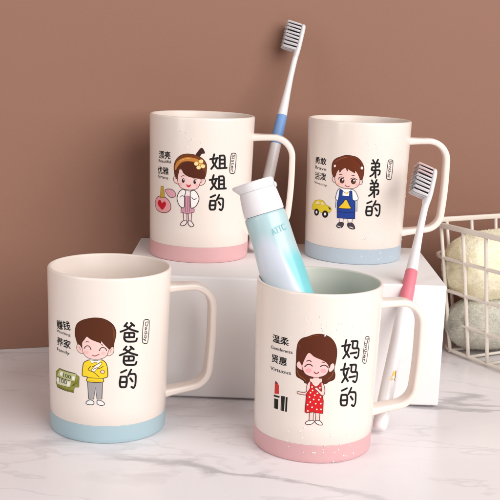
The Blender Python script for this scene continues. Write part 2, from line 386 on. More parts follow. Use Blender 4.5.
# ------------------------------------------------------------------ artwork: millimetres on the unrolled mug wall
ART = {
'dad': [
('figure','F',(246,206,198),1,[(-11.76,63.8),(-13.39,65.13),(-14.93,63.97),(-15.08,61.44),(-13.41,59.5),(-11.13,59.06),(-10.17,61.19)]),
('figure','S',(70,45,40),0.295,1,1,[(-11.76,63.8),(-13.39,65.13),(-14.93,63.97),(-15.08,61.44),(-13.41,59.5),(-11.13,59.06),(-10.17,61.19)]),
('figure','F',(246,206,198),1,[(4.91,64.31),(6.91,64.74),(8.14,63.34),(7.83,60.53),(6.12,58.87),(4.27,58.87),(3.79,61.5)]),
('figure','S',(70,45,40),0.295,1,1,[(4.91,64.31),(6.91,64.74),(8.14,63.34),(7.83,60.53),(6.12,58.87),(4.27,58.87),(3.79,61.5)]),
('figure','F',(247,208,202),1,[(-11.56,66.01),(-11.25,61.68),(-10.18,58.68),(-7.68,56.77),(-3.75,56.06),(0.94,56.74),(3.82,58.68),(4.82,61.5),(5.36,64.62),(0.26,71.37),(-8.61,71.96)]),
('figure','S',(70,45,40),0.295,1,1,[(-11.56,66.01),(-11.25,61.68),(-10.18,58.68),(-7.68,56.77),(-3.75,56.06),(0.94,56.74),(3.82,58.68),(4.82,61.5),(5.36,64.62),(0.26,71.37),(-8.61,71.96)]),
('figure','F',(248,190,185),1,[(-7.13,60.27),(-7.33,59.69),(-7.87,59.22),(-8.61,58.99),(-9.36,59.06),(-9.91,59.4),(-10.11,59.94),(-9.91,60.53),(-9.36,61.01),(-8.61,61.24),(-7.87,61.17),(-7.33,60.82)]),
('figure','F',(248,190,185),1,[(3.17,60.36),(2.98,59.8),(2.48,59.38),(1.79,59.21),(1.09,59.34),(0.58,59.73),(0.39,60.29),(0.57,60.86),(1.08,61.29),(1.77,61.46),(2.46,61.33),(2.97,60.92)]),
('figure','F',(88,42,20),1,[(-11.44,62.78),(-12.73,64.29),(-14.52,65.09),(-15.38,67.33),(-16.25,70.63),(-16.02,74.71),(-14.65,78.02),(-11.4,80.62),(-6.8,82.35),(-3.27,82.99),(0.75,82.83),(4.44,81.37),(7.6,78.58),(9.25,74.51),(9.13,70.79),(8.32,67.08),(7.9,64.28),(6.92,64.49),(5.61,62.88),(4.34,64.0),(2.02,66.46),(0.57,68.15),(0.29,66.65),(-0.58,67.11),(-4.68,68.47),(-6.78,69.53),(-8.3,70.44),(-9.85,68.4),(-11.44,66.03)]),
('figure','S',(55,28,18),0.236,1,1,[(-11.44,62.78),(-12.73,64.29),(-14.52,65.09),(-15.38,67.33),(-16.25,70.63),(-16.02,74.71),(-14.65,78.02),(-11.4,80.62),(-6.8,82.35),(-3.27,82.99),(0.75,82.83),(4.44,81.37),(7.6,78.58),(9.25,74.51),(9.13,70.79),(8.32,67.08),(7.9,64.28),(6.92,64.49),(5.61,62.88),(4.34,64.0),(2.02,66.46),(0.57,68.15),(0.29,66.65),(-0.58,67.11),(-4.68,68.47),(-6.78,69.53),(-8.3,70.44),(-9.85,68.4),(-11.44,66.03)]),
('figure','F',(112,62,32),1,[(6.75,77.97),(8.21,75.16),(8.6,72.05),(8.08,68.02),(7.69,71.45),(7.53,74.86)]),
('figure','S',(70,45,40),0.531,1,0,[(-9.98,62.59),(-8.92,64.08),(-7.38,64.49),(-6.17,63.49),(-5.68,62.16)]),
('figure','S',(70,45,40),0.531,1,0,[(-0.55,61.88),(0.31,63.53),(1.75,64.08),(3.19,63.36),(3.78,62.0)]),
('figure','S',(70,45,40),0.354,1,0,[(-9.04,66.69),(-8.0,67.42),(-6.96,66.9)]),
('figure','S',(70,45,40),0.354,1,0,[(0.29,66.28),(0.99,65.93),(1.57,65.2)]),
('figure','S',(160,75,65),0.531,1,0,[(-4.78,58.61),(-3.17,58.29),(-0.71,59.49)]),
('figure','S',(170,110,100),0.236,1,0,[(-14.26,63.13),(-13.07,62.68),(-12.55,61.19)]),
('figure','S',(170,110,100),0.236,1,0,[(7.22,63.23),(6.37,62.43),(5.98,60.87)]),
('figure','F',(168,163,163),0,[(-7.88,41.05),(1.58,41.43),(1.22,30.06),(-1.75,29.93),(-2.9,37.78),(-3.85,29.79),(-7.06,29.7)]),
('figure','S',(60,55,60),0.448,0,1,[(-7.88,41.05),(1.58,41.43),(1.22,30.06),(-1.75,29.93),(-2.9,37.78),(-3.85,29.79),(-7.06,29.7)]),
('figure','F',(238,236,236),1,[(-7.19,28.78),(-8.91,26.85),(-7.53,25.91),(-4.17,26.3),(-3.84,28.06),(-5.51,29.09)]),
('figure','S',(60,55,60),0.448,1,1,[(-7.19,28.78),(-8.91,26.85),(-7.53,25.91),(-4.17,26.3),(-3.84,28.06),(-5.51,29.09)]),
('figure','F',(238,236,236),1,[(-1.55,29.04),(-1.54,26.83),(0.74,25.89),(2.79,26.56),(2.33,28.01),(0.39,29.13)]),
('figure','S',(60,55,60),0.448,1,1,[(-1.55,29.04),(-1.54,26.83),(0.74,25.89),(2.79,26.56),(2.33,28.01),(0.39,29.13)]),
('figure','F',(246,213,44),1,[(-6.55,55.4),(-8.22,54.75),(-10.26,53.15),(-10.96,49.99),(-11.33,45.15),(-10.28,44.26),(-7.88,44.07),(-7.88,41.12),(1.58,41.43),(1.88,43.84),(4.09,44.55),(4.7,46.26),(4.34,51.05),(3.36,54.1),(1.47,55.76),(0.65,55.87),(-2.65,54.76)]),
('figure','S',(70,45,40),0.448,1,1,[(-6.55,55.4),(-8.22,54.75),(-10.26,53.15),(-10.96,49.99),(-11.33,45.15),(-10.28,44.26),(-7.88,44.07),(-7.88,41.12),(1.58,41.43),(1.88,43.84),(4.09,44.55),(4.7,46.26),(4.34,51.05),(3.36,54.1),(1.47,55.76),(0.65,55.87),(-2.65,54.76)]),
('figure','F',(252,250,240),0,[(-6.55,55.53),(-5.1,53.22),(-2.97,54.33),(-0.86,53.5),(0.77,56.01),(-2.65,55.17)]),
('figure','S',(70,45,40),0.32,0,1,[(-6.55,55.53),(-5.1,53.22),(-2.97,54.33),(-0.86,53.5),(0.77,56.01),(-2.65,55.17)]),
('figure','F',(252,240,228),1,[(-5.36,48.69),(-3.93,51.06),(-1.87,52.9),(1.04,54.26),(0.67,53.02),(-0.72,51.26),(-1.67,50.19),(-3.53,48.02)]),
('figure','S',(70,45,40),0.256,1,1,[(-5.36,48.69),(-3.93,51.06),(-1.87,52.9),(1.04,54.26),(0.67,53.02),(-0.72,51.26),(-1.67,50.19),(-3.53,48.02)]),
('figure','S',(70,45,40),0.384,1,0,[(-4.71,51.2),(-1.87,52.76)]),
('figure','S',(70,45,40),0.384,1,0,[(-4.25,49.47),(-1.67,50.87)]),
('figure','F',(250,205,190),1,[(0.07,48.22),(1.33,49.36),(2.85,48.44),(2.36,47.27),(1.09,47.17)]),
('figure','S',(70,45,40),0.32,1,1,[(0.07,48.22),(1.33,49.36),(2.85,48.44),(2.36,47.27),(1.09,47.17)]),
('figure','S',(70,45,40),0.384,1,0,[(-5.89,51.24),(-7.34,48.91),(-3.91,47.58),(-0.55,44.64)]),
('figure','S',(70,45,40),0.384,1,0,[(-1.67,49.84),(0.68,50.84),(1.81,51.83)]),
('figure','S',(70,45,40),0.32,1,0,[(-8.02,43.78),(-3.25,43.8),(1.88,43.77)]),
('figure','S',(190,150,30),0.32,1,0,[(-6.53,41.74),(0.75,42.09)]),
('motif','F',(150,150,62),0,[(-34.1,42.27),(-29.74,45.66),(-21.14,45.3),(-16.49,45.21),(-13.49,43.34),(-13.73,36.55),(-17.01,35.98),(-17.49,32.3),(-23.87,32.12),(-32.5,32.66),(-34.36,34.54),(-33.8,39.54)]),
('motif','S',(70,68,30),0.369,0,1,[(-34.1,42.27),(-29.74,45.66),(-21.14,45.3),(-16.49,45.21),(-13.49,43.34),(-13.73,36.55),(-17.01,35.98),(-17.49,32.3),(-23.87,32.12),(-32.5,32.66),(-34.36,34.54),(-33.8,39.54)]),
('motif','F',(196,198,140),0,[(-29.76,44.86),(-15.4,45.01),(-16.53,39.65),(-19.51,39.55),(-32.65,39.87)]),
('motif','S',(70,68,30),0.258,0,1,[(-29.76,44.86),(-15.4,45.01),(-16.53,39.65),(-19.51,39.55),(-32.65,39.87)]),
('motif','F',(226,222,190),0,[(-33.66,39.18),(-19.28,39.52),(-20.28,35.13),(-33.19,34.4)]),
('motif','S',(70,68,30),0.258,0,1,[(-33.66,39.18),(-19.28,39.52),(-20.28,35.13),(-33.19,34.4)]),
('motif','F',(250,248,232),1,[(-26.52,42.88),(-26.72,42.07),(-27.24,41.39),(-27.97,41.0),(-28.71,41.01),(-29.25,41.43),(-29.44,42.14),(-29.22,42.96),(-28.65,43.66),(-27.91,44.05),(-27.19,44.03),(-26.69,43.6)]),
('motif','F',(250,248,232),1,[(-16.56,42.03),(-16.71,41.25),(-17.11,40.62),(-17.65,40.32),(-18.2,40.42),(-18.6,40.89),(-18.74,41.62),(-18.59,42.4),(-18.18,43.03),(-17.63,43.34),(-17.09,43.24),(-16.7,42.76)]),
('motif','F',(250,248,232),1,[(-30.26,37.79),(-30.5,36.97),(-31.11,36.24),(-31.97,35.79),(-32.85,35.75),(-33.5,36.12),(-33.73,36.82),(-33.46,37.67),(-32.77,38.42),(-31.88,38.88),(-31.04,38.9),(-30.46,38.5)]),
('motif','F',(250,248,232),1,[(-20.55,37.35),(-20.71,36.55),(-21.15,35.9),(-21.76,35.57),(-22.36,35.64),(-22.81,36.09),(-22.96,36.82),(-22.79,37.62),(-22.33,38.27),(-21.72,38.61),(-21.12,38.54),(-20.7,38.07)]),
('motif','T',(70,80,75),'100',(-26.19,42.17),(-19.49,42.07),2.47,0.3),
('motif','T',(70,80,75),'100',(-30.13,37.75),(-23.0,37.93),2.89,0.3),
('motif','S',(84,82,34),0.221,1,0,[(-33.22,33.46),(-23.86,33.25),(-18.03,33.59)]),
('motif','S',(84,82,34),0.221,1,0,[(-33.24,32.89),(-23.87,32.68),(-18.03,33.03)]),
('motif','S',(84,82,34),0.221,1,0,[(-33.26,32.32),(-23.87,32.12),(-18.04,32.47)]),
('motif','S',(84,82,34),0.221,1,0,[(-18.6,36.67),(-14.13,41.25)]),
('motif','S',(84,82,34),0.221,1,0,[(-18.37,36.84),(-14.14,39.66)]),
('motif','S',(84,82,34),0.221,1,0,[(-18.14,37.0),(-14.15,38.07)]),
('lettering','T',(20,18,20),'赚钱',(-32.02,74.09),(-19.99,75.6),5.89,0.5),
('lettering','T',(20,18,20),'Working',(-32.38,69.8),(-19.75,69.4),2.23,0.2),
('lettering','T',(20,18,20),'养家',(-32.08,63.55),(-19.66,63.16),5.53,0.5),
('lettering','T',(20,18,20),'Family',(-32.25,57.69),(-20.51,57.23),2.64,0.2),
('lettering','S',(20,18,20),1.13,2,0,[(15.85,79.46),(14.33,77.52)]),
('lettering','S',(20,18,20),1.13,2,0,[(18.35,79.24),(20.5,77.22)]),
('lettering','S',(20,18,20),1.13,2,0,[(19.31,78.12),(16.38,75.57),(12.08,74.07)]),
('lettering','S',(20,18,20),1.13,2,0,[(14.76,78.01),(17.99,75.17),(23.03,73.05)]),
('lettering','S',(20,18,20),1.13,2,0,[(14.63,73.14),(20.86,72.68),(20.57,69.87)]),
('lettering','S',(20,18,20),1.13,2,0,[(14.46,70.33),(20.57,69.87)]),
('lettering','S',(20,18,20),1.13,2,0,[(17.46,72.91),(17.52,70.2)]),
('lettering','S',(20,18,20),1.13,2,0,[(14.63,73.14),(14.26,69.31),(15.65,67.4),(21.98,66.85),(22.54,68.72)]),
('lettering','S',(20,18,20),1.13,2,0,[(15.8,64.22),(14.24,62.29)]),
('lettering','S',(20,18,20),1.13,2,0,[(18.36,63.97),(20.55,61.92)]),
('lettering','S',(20,18,20),1.13,2,0,[(19.33,62.84),(16.34,60.32),(11.95,58.85)]),
('lettering','S',(20,18,20),1.13,2,0,[(14.69,62.77),(17.98,59.9),(23.14,57.7)]),
('lettering','S',(20,18,20),1.13,2,0,[(14.56,57.9),(20.91,57.36),(20.62,54.55)]),
('lettering','S',(20,18,20),1.13,2,0,[(14.38,55.08),(20.62,54.55)]),
('lettering','S',(20,18,20),1.13,2,0,[(17.44,57.64),(17.5,54.92)]),
('lettering','S',(20,18,20),1.13,2,0,[(14.56,57.9),(14.17,54.07),(15.59,52.14),(22.06,51.51),(22.63,53.37)]),
('lettering','S',(20,18,20),1.13,2,0,[(12.83,47.48),(16.05,48.75)]),
('lettering','S',(20,18,20),1.13,2,0,[(12.65,44.67),(12.03,40.59),(12.54,37.72),(16.05,37.41),(16.57,40.71),(16.37,44.48),(12.65,44.67)]),
('lettering','S',(20,18,20),1.13,2,0,[(12.48,41.08),(16.44,40.98)]),
('lettering','S',(20,18,20),1.13,2,0,[(19.14,48.67),(17.31,44.76)]),
('lettering','S',(20,18,20),1.13,2,0,[(18.48,45.91),(22.45,45.51),(22.39,38.39),(21.19,36.11),(19.67,37.23)]),
('lettering','S',(20,18,20),1.13,2,0,[(18.79,43.04),(20.32,40.77)]),
('lettering','S',(20,18,20),0.491,1,1,[(27.94,80.36),(30.4,79.95),(31.62,78.61),(30.85,64.85),(29.57,64.11),(27.23,64.84),(26.15,66.26),(26.71,79.47)]),
('lettering','T',(20,18,20),'Daddy',(29.08,78.71),(28.33,65.86),2.98,0.3),
],
'mum': [
('figure','F',(92,40,20),1,[(-8.13,81.17),(-11.39,79.73),(-13.64,76.61),(-14.34,71.91),(-14.36,65.52),(-14.34,59.82),(-13.81,55.62),(-11.33,54.2),(-9.23,53.05),(-7.49,51.6),(3.14,51.96),(5.75,53.39),(8.75,54.75),(9.34,57.73),(8.56,61.32),(9.39,66.98),(9.53,72.64),(8.07,77.62),(4.85,81.52),(0.2,83.31),(-4.31,82.91)]),
('figure','S',(58,25,14),0.275,1,1,[(-8.13,81.17),(-11.39,79.73),(-13.64,76.61),(-14.34,71.91),(-14.36,65.52),(-14.34,59.82),(-13.81,55.62),(-11.33,54.2),(-9.23,53.05),(-7.49,51.6),(3.14,51.96),(5.75,53.39),(8.75,54.75),(9.34,57.73),(8.56,61.32),(9.39,66.98),(9.53,72.64),(8.07,77.62),(4.85,81.52),(0.2,83.31),(-4.31,82.91)]),
('figure','S',(130,78,42),0.482,1,0,[(-13.27,59.28),(-12.46,56.54),(-9.65,54.78),(-7.89,53.2)]),
('figure','S',(130,78,42),0.482,1,0,[(8.1,59.91),(7.24,57.08),(4.99,54.97)]),
('figure','F',(246,206,198),1,[(-10.82,63.19),(-12.48,65.23),(-14.0,63.44),(-13.34,61.05),(-10.41,59.82),(-9.62,61.92)]),
('figure','S',(70,45,40),0.344,1,1,[(-10.82,63.19),(-12.48,65.23),(-14.0,63.44),(-13.34,61.05),(-10.41,59.82),(-9.62,61.92)]),
('figure','F',(246,206,198),1,[(5.52,63.52),(7.44,65.26),(8.71,63.45),(8.04,60.98),(5.95,59.46),(4.97,61.39)]),
('figure','S',(70,45,40),0.344,1,1,[(5.52,63.52),(7.44,65.26),(8.71,63.45),(8.04,60.98),(5.95,59.46),(4.97,61.39)]),
('figure','F',(246,206,198),0,[(-3.72,56.45),(-3.56,50.38),(0.14,50.59),(-0.29,56.65)]),
('figure','S',(70,45,40),0.344,0,1,[(-3.72,56.45),(-3.56,50.38),(0.14,50.59),(-0.29,56.65)]),
('figure','F',(246,198,196),1,[(-10.69,63.2),(-9.86,59.75),(-7.73,57.15),(-3.03,56.0),(1.56,56.72),(4.44,58.9),(5.36,62.81),(5.4,65.65),(0.95,68.42),(-7.06,71.77),(-9.83,66.86)]),
('figure','S',(70,45,40),0.344,1,1,[(-10.69,63.2),(-9.86,59.75),(-7.73,57.15),(-3.03,56.0),(1.56,56.72),(4.44,58.9),(5.36,62.81),(5.4,65.65),(0.95,68.42),(-7.06,71.77),(-9.83,66.86)]),
('figure','F',(246,172,172),1,[(-4.88,60.13),(-5.08,59.4),(-5.71,58.82),(-6.6,58.55),(-7.5,58.65),(-8.18,59.1),(-8.45,59.78),(-8.24,60.51),(-7.61,61.1),(-6.72,61.38),(-5.82,61.28),(-5.15,60.82)]),
('figure','F',(246,172,172),1,[(3.96,60.32),(3.75,59.61),(3.12,59.08),(2.24,58.87),(1.34,59.04),(0.66,59.54),(0.38,60.24),(0.59,60.96),(1.21,61.5),(2.09,61.71),(2.99,61.54),(3.68,61.03)]),
('figure','F',(92,40,20),1,[(-7.03,71.07),(-3.65,68.88),(1.02,67.0),(3.75,65.29),(5.73,62.24),(6.45,64.93),(9.13,65.57),(9.53,72.64),(8.07,77.62),(4.85,81.52),(0.2,83.31),(-4.31,82.91),(-8.13,81.17),(-11.39,79.73),(-13.64,76.61),(-14.34,71.91),(-14.18,64.48),(-12.48,65.23),(-10.67,62.85),(-9.47,66.2)]),
('figure','S',(125,70,38),0.344,1,0,[(-13.25,75.6),(-12.15,73.64)]),
('figure','S',(118,62,34),0.344,1,0,[(-7.45,80.53),(-4.91,82.02),(-1.7,82.38)]),
('figure','S',(70,45,40),0.62,1,0,[(-8.96,62.14),(-7.69,63.56),(-6.05,64.01),(-4.55,63.0)]),
('figure','S',(70,45,40),0.62,1,0,[(0.24,63.0),(1.52,63.83),(3.17,63.79),(4.7,62.53)]),
('figure','S',(70,45,40),0.551,1,0,[(-7.92,65.81),(-6.49,66.52),(-5.34,65.7)]),
('figure','S',(70,45,40),0.551,1,0,[(0.95,65.87),(2.54,65.77)]),
('figure','S',(150,60,60),0.62,1,0,[(-3.32,59.33),(-2.09,58.34),(-0.69,59.27)]),
('figure','F',(246,206,198),0,[(-4.88,33.66),(-4.85,27.81),(-2.48,27.99),(-2.39,33.85)]),
('figure','S',(90,55,50),0.383,0,1,[(-4.88,33.66),(-4.85,27.81),(-2.48,27.99),(-2.39,33.85)]),
('figure','F',(246,206,198),0,[(-1.45,33.91),(-0.85,28.09),(1.34,28.17),(1.37,33.69)]),
('figure','S',(90,55,50),0.383,0,1,[(-1.45,33.91),(-0.85,28.09),(1.34,28.17),(1.37,33.69)]),
('figure','F',(246,236,232),1,[(-4.61,27.96),(-6.46,27.11),(-6.71,25.6),(-3.87,25.6),(-1.64,27.5),(-2.43,28.26)]),
('figure','S',(90,55,50),0.447,1,1,[(-4.61,27.96),(-6.46,27.11),(-6.71,25.6),(-3.87,25.6),(-1.64,27.5),(-2.43,28.26)]),
('figure','F',(246,236,232),1,[(-0.86,28.22),(-1.12,27.2),(0.84,25.73),(3.18,25.64),(2.72,27.12),(1.33,28.31)]),
('figure','S',(90,55,50),0.447,1,1,[(-0.86,28.22),(-1.12,27.2),(0.84,25.73),(3.18,25.64),(2.72,27.12),(1.33,28.31)]),
('figure','F',(246,206,198),0,[(-5.55,54.94),(1.36,55.36),(1.8,51.72),(-1.59,49.26),(-5.38,51.31)]),
('figure','F',(246,206,198),1,[(-5.66,53.28),(-7.14,50.47),(-7.34,46.46),(-10.46,45.75),(-12.39,45.94),(-12.73,44.68),(-10.4,44.35),(-6.5,44.55),(-4.89,47.37),(-4.77,51.36)]),
('figure','S',(90,55,50),0.383,1,1,[(-5.66,53.28),(-7.14,50.47),(-7.34,46.46),(-10.46,45.75),(-12.39,45.94),(-12.73,44.68),(-10.4,44.35),(-6.5,44.55),(-4.89,47.37),(-4.77,51.36)]),
('figure','F',(212,30,36),0,[(-5.14,52.79),(-5.2,48.67),(-7.16,45.28),(-7.63,33.38),(-6.72,32.81),(-2.39,33.85),(-1.74,33.42),(3.17,32.92),(3.04,41.09),(2.31,44.42),(1.5,50.39),(1.53,52.05),(0.63,52.88),(-0.27,51.12),(-1.81,49.92),(-3.71,51.12),(-4.52,52.71)]),
('figure','S',(110,18,22),0.383,0,1,[(-5.14,52.79),(-5.2,48.67),(-7.16,45.28),(-7.63,33.38),(-6.72,32.81),(-2.39,33.85),(-1.74,33.42),(3.17,32.92),(3.04,41.09),(2.31,44.42),(1.5,50.39),(1.53,52.05),(0.63,52.88),(-0.27,51.12),(-1.81,49.92),(-3.71,51.12),(-4.52,52.71)]),
('figure','S',(235,215,205),0.575,1,0,[(-3.27,52.28),(-1.68,51.05),(0.09,52.6)]),
('figure','F',(246,206,198),1,[(1.29,53.17),(2.95,50.95),(3.6,47.1),(2.91,44.7),(1.4,45.06),(-0.88,47.31),(-2.5,49.01),(-1.18,49.62),(1.54,47.2),(1.41,49.72)]),
('figure','S',(90,55,50),0.383,1,1,[(1.29,53.17),(2.95,50.95),(3.6,47.1),(2.91,44.7),(1.4,45.06),(-0.88,47.31),(-2.5,49.01),(-1.18,49.62),(1.54,47.2),(1.41,49.72)]),
('figure','F',(252,236,225),1,[(-3.62,49.8),(-3.67,49.54),(-3.83,49.35),(-4.05,49.26),(-4.29,49.31),(-4.46,49.48),(-4.54,49.72),(-4.49,49.98),(-4.33,50.17),(-4.1,50.26),(-3.87,50.21),(-3.69,50.04)]),
('figure','F',(252,236,225),1,[(-3.21,47.63),(-3.25,47.38),(-3.42,47.18),(-3.64,47.1),(-3.88,47.15),(-4.05,47.32),(-4.13,47.56),(-4.08,47.82),(-3.92,48.01),(-3.69,48.09),(-3.46,48.05),(-3.28,47.88)]),
('figure','F',(252,236,225),1,[(-4.37,46.08),(-4.42,45.82),(-4.58,45.63),(-4.81,45.54),(-5.04,45.59),(-5.22,45.76),(-5.29,46.0),(-5.24,46.25),(-5.08,46.45),(-4.85,46.54),(-4.62,46.49),(-4.44,46.32)]),
('figure','F',(252,236,225),1,[(-1.82,44.59),(-1.87,44.34),(-2.03,44.14),(-2.26,44.06),(-2.5,44.12),(-2.67,44.29),(-2.75,44.53),(-2.7,44.79),(-2.54,44.98),(-2.31,45.06),(-2.08,45.01),(-1.9,44.84)]),
('figure','F',(252,236,225),1,[(-0.29,46.0),(-0.34,45.75),(-0.5,45.56),(-0.72,45.48),(-0.96,45.54),(-1.14,45.71),(-1.21,45.96),(-1.16,46.21),(-1.0,46.4),(-0.77,46.48),(-0.54,46.42),(-0.36,46.25)]),
('figure','F',(252,236,225),1,[(1.01,49.58),(0.97,49.33),(0.81,49.14),(0.58,49.06),(0.34,49.12),(0.17,49.3),(0.09,49.54),(0.14,49.79),(0.3,49.98),(0.53,50.06),(0.76,50.0),(0.94,49.82)]),
('figure','F',(252,236,225),1,[(1.63,43.74),(1.58,43.48),(1.42,43.3),(1.19,43.22),(0.95,43.28),(0.77,43.46),(0.7,43.71),(0.75,43.96),(0.91,44.15),(1.14,44.22),(1.37,44.16),(1.55,43.98)]),
('figure','F',(252,236,225),1,[(-4.85,43.24),(-4.91,42.98),(-5.07,42.78),(-5.3,42.7),(-5.53,42.74),(-5.71,42.91),(-5.78,43.15),(-5.73,43.41),(-5.57,43.61),(-5.34,43.69),(-5.11,43.65),(-4.93,43.48)]),
('figure','F',(252,236,225),1,[(-2.31,41.89),(-2.36,41.64),(-2.52,41.44),(-2.75,41.36),(-2.98,41.41),(-3.16,41.58),(-3.24,41.83),(-3.19,42.08),(-3.03,42.28),(-2.8,42.36),(-2.56,42.31),(-2.38,42.14)]),
('figure','F',(252,236,225),1,[(0.79,41.84),(0.74,41.59),(0.58,41.4),(0.35,41.33),(0.12,41.38),(-0.06,41.56),(-0.14,41.81),(-0.09,42.06),(0.07,42.25),(0.3,42.33),(0.54,42.27),(0.72,42.09)]),
('figure','F',(252,236,225),1,[(-4.21,40.08),(-4.26,39.83),(-4.42,39.63),(-4.65,39.55),(-4.89,39.59),(-5.07,39.76),(-5.14,40.0),(-5.09,40.26),(-4.93,40.46),(-4.7,40.54),(-4.46,40.5),(-4.28,40.33)]),
('figure','F',(252,236,225),1,[(-0.94,39.3),(-0.99,39.04),(-1.15,38.85),(-1.38,38.77),(-1.62,38.82),(-1.8,39.0),(-1.87,39.24),(-1.82,39.5),(-1.66,39.69),(-1.43,39.77),(-1.2,39.72),(-1.02,39.54)]),
('figure','F',(252,236,225),1,[(2.04,39.4),(1.99,39.15),(1.83,38.96),(1.6,38.89),(1.36,38.95),(1.18,39.13),(1.11,39.38),(1.16,39.63),(1.32,39.82),(1.55,39.89),(1.78,39.83),(1.96,39.65)]),
('figure','F',(252,236,225),1,[(-5.75,38.27),(-5.8,38.02),(-5.96,37.82),(-6.19,37.73),(-6.43,37.77),(-6.61,37.94),(-6.68,38.18),(-6.63,38.44),(-6.47,38.64),(-6.24,38.73),(-6.0,38.68),(-5.82,38.52)]),
('figure','F',(252,236,225),1,[(-3.0,36.83),(-3.05,36.57),(-3.21,36.38),(-3.44,36.29),(-3.67,36.34),(-3.85,36.51),(-3.93,36.76),(-3.88,37.01),(-3.72,37.21),(-3.49,37.3),(-3.25,37.25),(-3.07,37.07)]),
('figure','F',(252,236,225),1,[(-0.14,35.65),(-0.19,35.4),(-0.35,35.2),(-0.58,35.13),(-0.81,35.18),(-0.99,35.36),(-1.07,35.61),(-1.02,35.86),(-0.86,36.05),(-0.63,36.13),(-0.39,36.07),(-0.21,35.9)]),
('figure','F',(252,236,225),1,[(2.36,35.73),(2.31,35.47),(2.15,35.29),(1.92,35.21),(1.68,35.27),(1.5,35.45),(1.42,35.7),(1.47,35.96),(1.63,36.14),(1.86,36.22),(2.1,36.16),(2.28,35.98)]),
('figure','F',(252,236,225),1,[(-5.38,34.29),(-5.43,34.03),(-5.59,33.83),(-5.82,33.74),(-6.06,33.78),(-6.24,33.95),(-6.31,34.19),(-6.26,34.45),(-6.1,34.65),(-5.87,34.74),(-5.63,34.7),(-5.45,34.53)]),
('motif','F',(208,54,48),0,[(-28.17,49.28),(-28.54,47.7),(-28.6,41.02),(-25.15,41.57),(-25.36,47.04),(-26.77,48.9)]),
('motif','F',(130,40,42),0,[(-28.18,49.37),(-28.48,47.62),(-25.97,47.87),(-26.77,48.9)]),
('motif','F',(28,24,24),0,[(-29.19,40.21),(-24.54,40.35),(-24.66,39.23),(-29.15,39.04)]),
('motif','F',(28,24,24),0,[(-28.79,37.95),(-25.48,38.03),(-25.52,31.58),(-28.73,31.5)]),
('motif','F',(28,24,24),0,[(-23.43,40.86),(-20.74,41.14),(-21.05,31.29),(-23.52,31.45)]),
('motif','F',(28,24,24),0,[(-20.2,40.86),(-18.91,40.94),(-19.1,31.33),(-20.26,31.47)]),
('motif','S',(120,110,105),0.234,1,0,[(-28.1,37.69),(-28.11,31.72)]),
('motif','S',(110,104,100),0.234,1,0,[(-22.76,40.53),(-22.86,31.66)]),
('lettering','T',(20,18,20),'温柔',(-31.47,76.22),(-19.59,76.01),4.93,0.5),
('lettering','T',(20,18,20),'Gentleness',(-32.74,70.24),(-16.81,70.05),2.04,0.2),
('lettering','T',(20,18,20),'贤惠',(-31.57,63.55),(-20.46,63.1),5.18,0.5),
('lettering','T',(20,18,20),'Virtuous',(-32.66,56.67),(-17.38,56.74),2.27,0.2),
('lettering','S',(20,18,20),1.13,2,0,[(15.02,79.38),(14.05,73.57),(17.7,68.35)]),
('lettering','S',(20,18,20),1.13,2,0,[(17.34,76.36),(16.25,71.84),(13.75,67.94)]),
('lettering','S',(20,18,20),1.13,2,0,[(12.56,75.72),(17.83,76.18)]),
('lettering','S',(20,18,20),1.13,2,0,[(18.64,78.28),(23.27,77.96),(22.85,73.64)]),
('lettering','S',(20,18,20),1.13,2,0,[(19.66,77.91),(19.5,73.56),(24.52,73.27),(24.43,68.24),(23.19,66.74),(21.49,67.89)]),
('lettering','S',(20,18,20),1.13,2,0,[(18.5,70.58),(22.84,70.67)]),
('lettering','S',(20,18,20),1.13,2,0,[(15.25,64.48),(14.32,58.47),(17.95,53.05)]),
('lettering','S',(20,18,20),1.13,2,0,[(17.56,61.34),(16.5,56.67),(14.04,52.65)]),
('lettering','S',(20,18,20),1.13,2,0,[(12.83,60.71),(18.05,61.15)]),
('lettering','S',(20,18,20),1.13,2,0,[(18.84,63.31),(23.41,62.95),(23.02,58.49)]),
('lettering','S',(20,18,20),1.13,2,0,[(19.84,62.93),(19.71,58.43),(24.67,58.09),(24.6,52.88),(23.38,51.34),(21.7,52.55)]),
('lettering','S',(20,18,20),1.13,2,0,[(18.73,55.36),(23.02,55.42)]),
('lettering','S',(20,18,20),1.13,2,0,[(14.31,47.26),(17.53,48.43)]),
('lettering','S',(20,18,20),1.13,2,0,[(14.27,44.51),(13.85,40.52),(14.51,37.68),(18.13,37.27),(18.51,40.5),(18.1,44.21),(14.27,44.51)]),
('lettering','S',(20,18,20),1.13,2,0,[(14.28,40.98),(18.36,40.77)]),
('lettering','S',(20,18,20),1.13,2,0,[(20.8,48.25),(19.07,44.46)]),
('lettering','S',(20,18,20),1.13,2,0,[(20.25,45.56),(24.59,44.98),(24.97,37.94),(23.75,35.75),(22.01,36.94)]),
('lettering','S',(20,18,20),1.13,2,0,[(20.74,42.71),(22.52,40.41)]),
('lettering','S',(20,18,20),0.491,1,1,[(30.22,79.79),(32.48,79.15),(33.59,77.61),(32.33,62.86),(31.14,62.07),(29.08,62.85),(28.18,64.4),(29.08,78.91)]),
('lettering','T',(20,18,20),'Mother',(31.34,78.05),(29.94,63.78),2.72,0.3),
],
'sister': [
('figure','F',(246,206,198),1,[(-14.75,64.22),(-17.31,64.65),(-18.41,62.54),(-17.76,59.93),(-14.51,58.62),(-13.62,60.97)]),
('figure','S',(70,45,40),0.411,1,1,[(-14.75,64.22),(-17.31,64.65),(-18.41,62.54),(-17.76,59.93),(-14.51,58.62),(-13.62,60.97)]),
('figure','F',(246,206,198),1,[(0.92,62.87),(3.45,63.95),(5.22,62.66),(4.52,59.98),(1.36,58.42),(0.53,60.52)]),
('figure','S',(70,45,40),0.411,1,1,[(0.92,62.87),(3.45,63.95),(5.22,62.66),(4.52,59.98),(1.36,58.42),(0.53,60.52)]),
